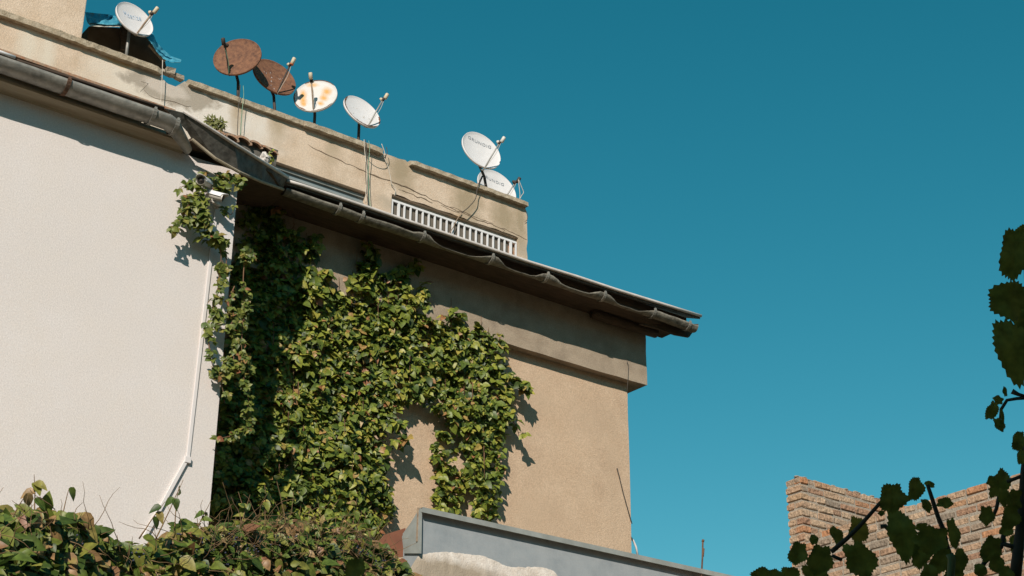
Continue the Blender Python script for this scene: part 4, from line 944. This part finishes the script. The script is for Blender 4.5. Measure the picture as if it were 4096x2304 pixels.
# outer (far) edge and inner edge of the pier end, both on plane X = XBk
eo, ei = at_x(1976, 1210, XBk), at_x(2012, 1196, XBk)
ZTB = ei.z; ctop = [at_x(2055, 1338, XBk), at_x(2560, 1188, XBk)]; ZC = (ctop[0].z+ctop[1].z)/2
bw = thing('brick_wall', (XBk, ei.y, 0), 'old unplastered brick wall with a raised corner, behind the dark vine', 'brick wall')
def brick(mb, c, sx, sy, sz, jit=.006):
    j = lambda: random.uniform(-jit, jit)
    rx, ry, rz = sx/2, sy/2, sz/2; ch = .010
    # chamfered, jittered brick: 3 rings
    vs = []
    ring = [(-1, -1), (1, -1), (1, 1), (-1, 1)]
    for zz, sh in ((-rz, ch), (-rz+ch, 0), (rz-ch, 0), (rz, ch)):
        for a, b in ring: vs.append(Vector(c)+Vector((a*(rx-sh)+j()*.5, b*(ry-sh)+j()*.5, zz+j()*.4)))
    fs = [(3, 2, 1, 0), (12, 13, 14, 15)]
    for i in range(3):
        for k in range(4): fs.append((i*4+k, i*4+(k+1) % 4, i*4+4+(k+1) % 4, i*4+4+k))
    mb.add(vs, fs)
CH, BL, BD = .090, .25, .11
TH = abs(eo.y-ei.y)
def brick_face_x(mb, X, y0, y1, z0, z1):                     # running bond on plane X, bricks sit into +X
    r = 0; z = z1
    while z > z0:
        y = y1 + (BL*.5 if r % 2 else 0) + random.uniform(-.02, .02)
        while y > y0:
            L = BL*random.choice((1, 1, 1, .95, .52)); L = min(L, y-y0+.03)
            ya, yb = y-L+.024, min(y, y1)
            if yb-ya > .05: brick(mb, (X+BD/2+random.uniform(-.008, .008), (ya+yb)/2, z-CH/2), BD, yb-ya, CH-.016+random.uniform(-.008, .003))
            y -= L
        z -= CH; r += 1
def brick_face_y(mb, Y, x0, x1, z0, z1, dmg=0):
    r = 0; z = z1
    while z > z0:
        x = x0 - (BL*.5 if r % 2 else 0)
        while x < x1:
            L = BL*random.choice((1, 1, .95, .55)); xa, xb = max(x, x0+.0), min(x+L-.022, x1)
            if xb-xa > .05: brick(mb, ((xa+xb)/2, Y+BD/2+random.uniform(-.008, .008), z-CH/2+random.uniform(-.003, .003)), xb-xa, BD, CH-.016+random.uniform(-.008, .003))
            x += L
        z -= CH; r += 1
LB = 3.2
m = MB(); brick_face_x(m, XBk, ei.y+.001, eo.y, ZC-3.2, ZTB-.001); brick_face_y(m, ei.y-.0, XBk+.0, XBk+LB, ZC-1.2, ZTB); m.build('raised_wall', M['brick'], bw)
m = MB(); m.box((XBk+.009, ei.y+.009, 0), (XBk+LB-.02, eo.y-.012, ZTB-.03)); mo = m.build('mortar_core', M['mortar'], bw)
m = MB(); yn = 6.0; brick_face_x(m, XBk-.004, yn, ei.y-.004, ZC-3.2, ZC); m.build('low_wall', M['brick'], bw)
m = MB(); m.box((XBk+.005, yn, 0), (XBk+.24, ei.y+.01, ZC-.025)); m.build('mortar_core', M['mortar'], bw)
m = MB()
for i in range(60):                                          # loose mortar lumps along the tops
    x = XBk+random.random()*LB; m.ball((x, ei.y+.06+random.uniform(-.03, .05), ZTB+.002), random.uniform(.012, .03), n=6, m=4, sc=(1.6, 1, .5))
for i in range(40): m.ball((XBk+.08, random.uniform(yn, ei.y), ZC), random.uniform(.012, .026), n=6, m=4, sc=(1, 1.6, .5))
m.build('mortar_crumbs', M['mortar'], bw)

# ================================================================ GRAPEVINE in the near shade, right edge
gv = thing('grapevine', at_d(2570, 1600, 3.5), 'dark shaded grapevine with toothed leaves hanging in front of the brick wall', 'vine')
ZA = lambda x, y: (1823.8+x*.2919, 1069+y*.2919)
ZM = lambda x, y: (2327+x*.4124, 534.6+y*.4124)
def grape_leaf(c, ln, wd, tip_deg, D, yellow=False, tilt=.35, lobes=True, seed=0):
    """leaf at display px c, ln x wd px, tip direction in the picture; built flat in its own frame, then bent and turned"""
    ppm = F_PX/KP/D; L, W = ln/ppm, wd/ppm
    a = R(tip_deg); d = (RT*math.cos(a) - UP*math.sin(a)); s = d.cross(FW).normalized()
    yawt = random.uniform(-tilt, tilt); pt_ = random.uniform(-tilt, tilt)
    d = (d + FW*pt_*.5).normalized(); s = (s + FW*yawt).normalized(); nn = d.cross(s)
    P0 = at_d(*c, D); N = 52; outl = []
    for k in range(N):
        t = 2*math.pi*k/N; r = .5*(1 + .15*math.cos(3*t+.3) * (1 if lobes else 0) + .08*math.sin(5*t+seed))
        if k % 2: r *= .89
        x = -math.cos(t); y = math.sin(t)                    # x along the leaf, -1 = stalk, +1 = tip
        r *= 1 + .24*max(0, x)**5 - .30*max(0, -x)**14
        outl.append((x*r, y*r*(1-.32*max(0, x)+.06*max(0, -x))))
    def P(x, y): return P0 + d*L*x + s*W*y + nn*(W*.16*abs(y) - L*.18*x*x + W*.05*math.sin(9*x+seed) + .05*W*nz(x*4, y*4, seed))
    vs = [P(0, 0)]; fs = []
    for q in (.45, .8, 1.0): vs += [P(x*q, y*q) for x, y in outl]
    for k in range(N): fs.append((0, 1+k, 1+(k+1) % N))
    for i in range(2):
        for k in range(N): fs.append((1+i*N+k, 1+(i+1)*N+k, 1+(i+1)*N+(k+1) % N, 1+i*N+(k+1) % N))
    m = MB(); m.add(vs, fs); o = m.build('leaf', M['leaf_grape_y'] if yellow else M['leaf_grape'], gv, True)
    if yellow: o['label'] = 'yellowing leaf'
    return o
G = [((1440, 620), 260, 250, 95), ((1640, 545), 215, 160, 95), ((1525, 930), 470, 240, 72), ((1150, 900), 250, 170, 80, 1), ((1160, 1150), 340, 260, 60), ((815, 1150), 270, 240, 100), ((630, 1100), 210, 160, 110), ((960, 950), 190, 110, 60), ((765, 985), 95, 80, 80), ((1735, 690), 130, 80, 60), ((1890, 672), 150, 95, 0), ((1790, 985), 300, 240, 175), ((1965, 925), 270, 110, 80), ((1860, 1160), 250, 180, 120), ((2025, 1165), 230, 130, 95), ((2370, 500), 260, 170, 110), ((2405, 620), 160, 110, 80), ((2250, 775), 170, 150, 85), ((2290, 1060), 240, 200, 110), ((2460, 790), 220, 160, 100), ((2430, 900), 130, 110, 130), ((2200, 1250), 130, 110, 60), ((330, 1300), 200, 160, 180), ((555, 1300), 200, 160, 20), ((770, 1290), 260, 200, 60), ((1690, 1090), 280, 160, 100), ((2420, 1290), 170, 130, 90), ((1760, 510), 90, 60, 20), ((1760, 1290), 200, 150, 90), ((2310, 480), 110, 110, 150), ((1350, 760), 60, 50, 170), ((1700, 880), 110, 80, 170), ((2530, 140), 150, 100, 80), ((2555, 270), 130, 80, 95), ((2390, 1000), 100, 70, 110), ((1960, 1270), 240, 190, 70), ((2330, 1180), 180, 140, 70), ((2500, 640), 190, 150, 100), ((2520, 1020), 180, 150, 80), ((440, 1320), 180, 150, 70)]
for i, q in enumerate(G): grape_leaf(ZA(*q[0]), q[1]*.2919*1.04, q[2]*.2919*1.04, q[3], 3.5+random.uniform(-.12, .12), len(q) > 4, seed=i)
G2 = [((545, 240), 330, 190, 95), ((520, 530), 250, 250, 170), ((540, 830), 430, 250, 70), ((408, 1205), 120, 85, 115), ((452, 1290), 95, 60, 60), ((448, 1145), 70, 60, 200), ((488, 1095), 65, 28, 260), ((572, 1390), 130, 80, 100), ((590, 130), 120, 90, 300), ((470, 1240), 110, 28, 80), ((620, 660), 220, 180, 40)]
for i, q in enumerate(G2): grape_leaf(ZM(*q[0]), q[1]*.4124, q[2]*.4124, q[3], 3.45+random.uniform(-.08, .08), seed=50+i)
grape_leaf((893, 1432), 62, 52, 300, 3.5, seed=80)
def gstem(pts, r, mt=None, D=3.55):
    m = MB(); m.tube([at_d(x, y, D) for x, y in pts], r, 8); m.build('stem', mt or M['grape_stem'], gv, True)
gstem([ZA(1430, 565), ZA(1330, 680), ZA(1180, 850), ZA(1050, 980), ZA(915, 1095)], [.003, .004, .0045, .005, .0055], D=3.44)
gstem([ZA(1745, 515), ZA(1780, 620), ZA(1835, 790), ZA(1880, 900), ZA(1910, 1040), ZA(1935, 1110)], [.004, .0045, .005, .0055, .0055, .0055], D=3.6)
gstem([ZA(1935, 1110), ZA(1955, 1160), ZA(1945, 1300), ZA(1940, 1400)], .008, M['grape_shoot'], D=3.42)
gstem([ZA(2600, 100), ZA(2575, 400), ZA(2560, 700), ZA(2545, 900), ZA(2520, 1150), ZA(2490, 1400)], [.005, .007, .009, .0105, .012, .013])
gstem([ZA(2360, 620), ZA(2340, 720), ZA(2300, 810)], .004); gstem([ZA(2400, 950), ZA(2380, 1050), ZA(2240, 1180), ZA(2180, 1280)], .005); gstem([ZA(1340, 875), ZA(1380, 870), ZA(1440, 930)], .005); gstem([ZA(920, 1125), ZA(1010, 1165)], .004); gstem([ZA(2380, 1020), ZA(2520, 1060)], .005); gstem([ZA(2430, 490), ZA(2560, 440)], .004)
gstem([ZM(460, 1260), ZM(465, 1200), ZM(500, 1145), ZM(560, 1135), ZM(640, 1130)], .0035); gstem([ZM(530, 1090), ZM(570, 1110), ZM(610, 1120)], [.006, .004, .003]); gstem([ZM(610, 80), ZM(640, 600), ZM(650, 1100), ZM(640, 1500)], .008)

# ================================================================ unseen block added behind the camera to shade the near vine
nh = thing('shade_block', (-6, -8, 0), 'unseen house-sized block added behind the viewer to shade the near vine', 'house')
m = MB(); m.box((-18, -12, 0), (12, -4, 8.9)); m.build('wall', M['blocker_wall'], nh)
m = MB(); m.box((-18.2, -12.2, 8.9), (12.2, -3.85, 9.1)); m.build('roof', M['tile'], nh)

tb = thing('sky_block', (-20, -52, 0), 'long tan block added unseen far behind the viewer to hold back low sky light', 'building')  # added out of view: blocks low sky to deepen shade under the eaves
m = MB(); m.box((-90, -60, 0), (50, -46, 21.5)); m.build('wall', M['blocker_wall'], tb)
m = MB()
m.box((-91, -61, 21.5), (51, -45.5, 21.9)); m.build('roof', M['tile'], tb)
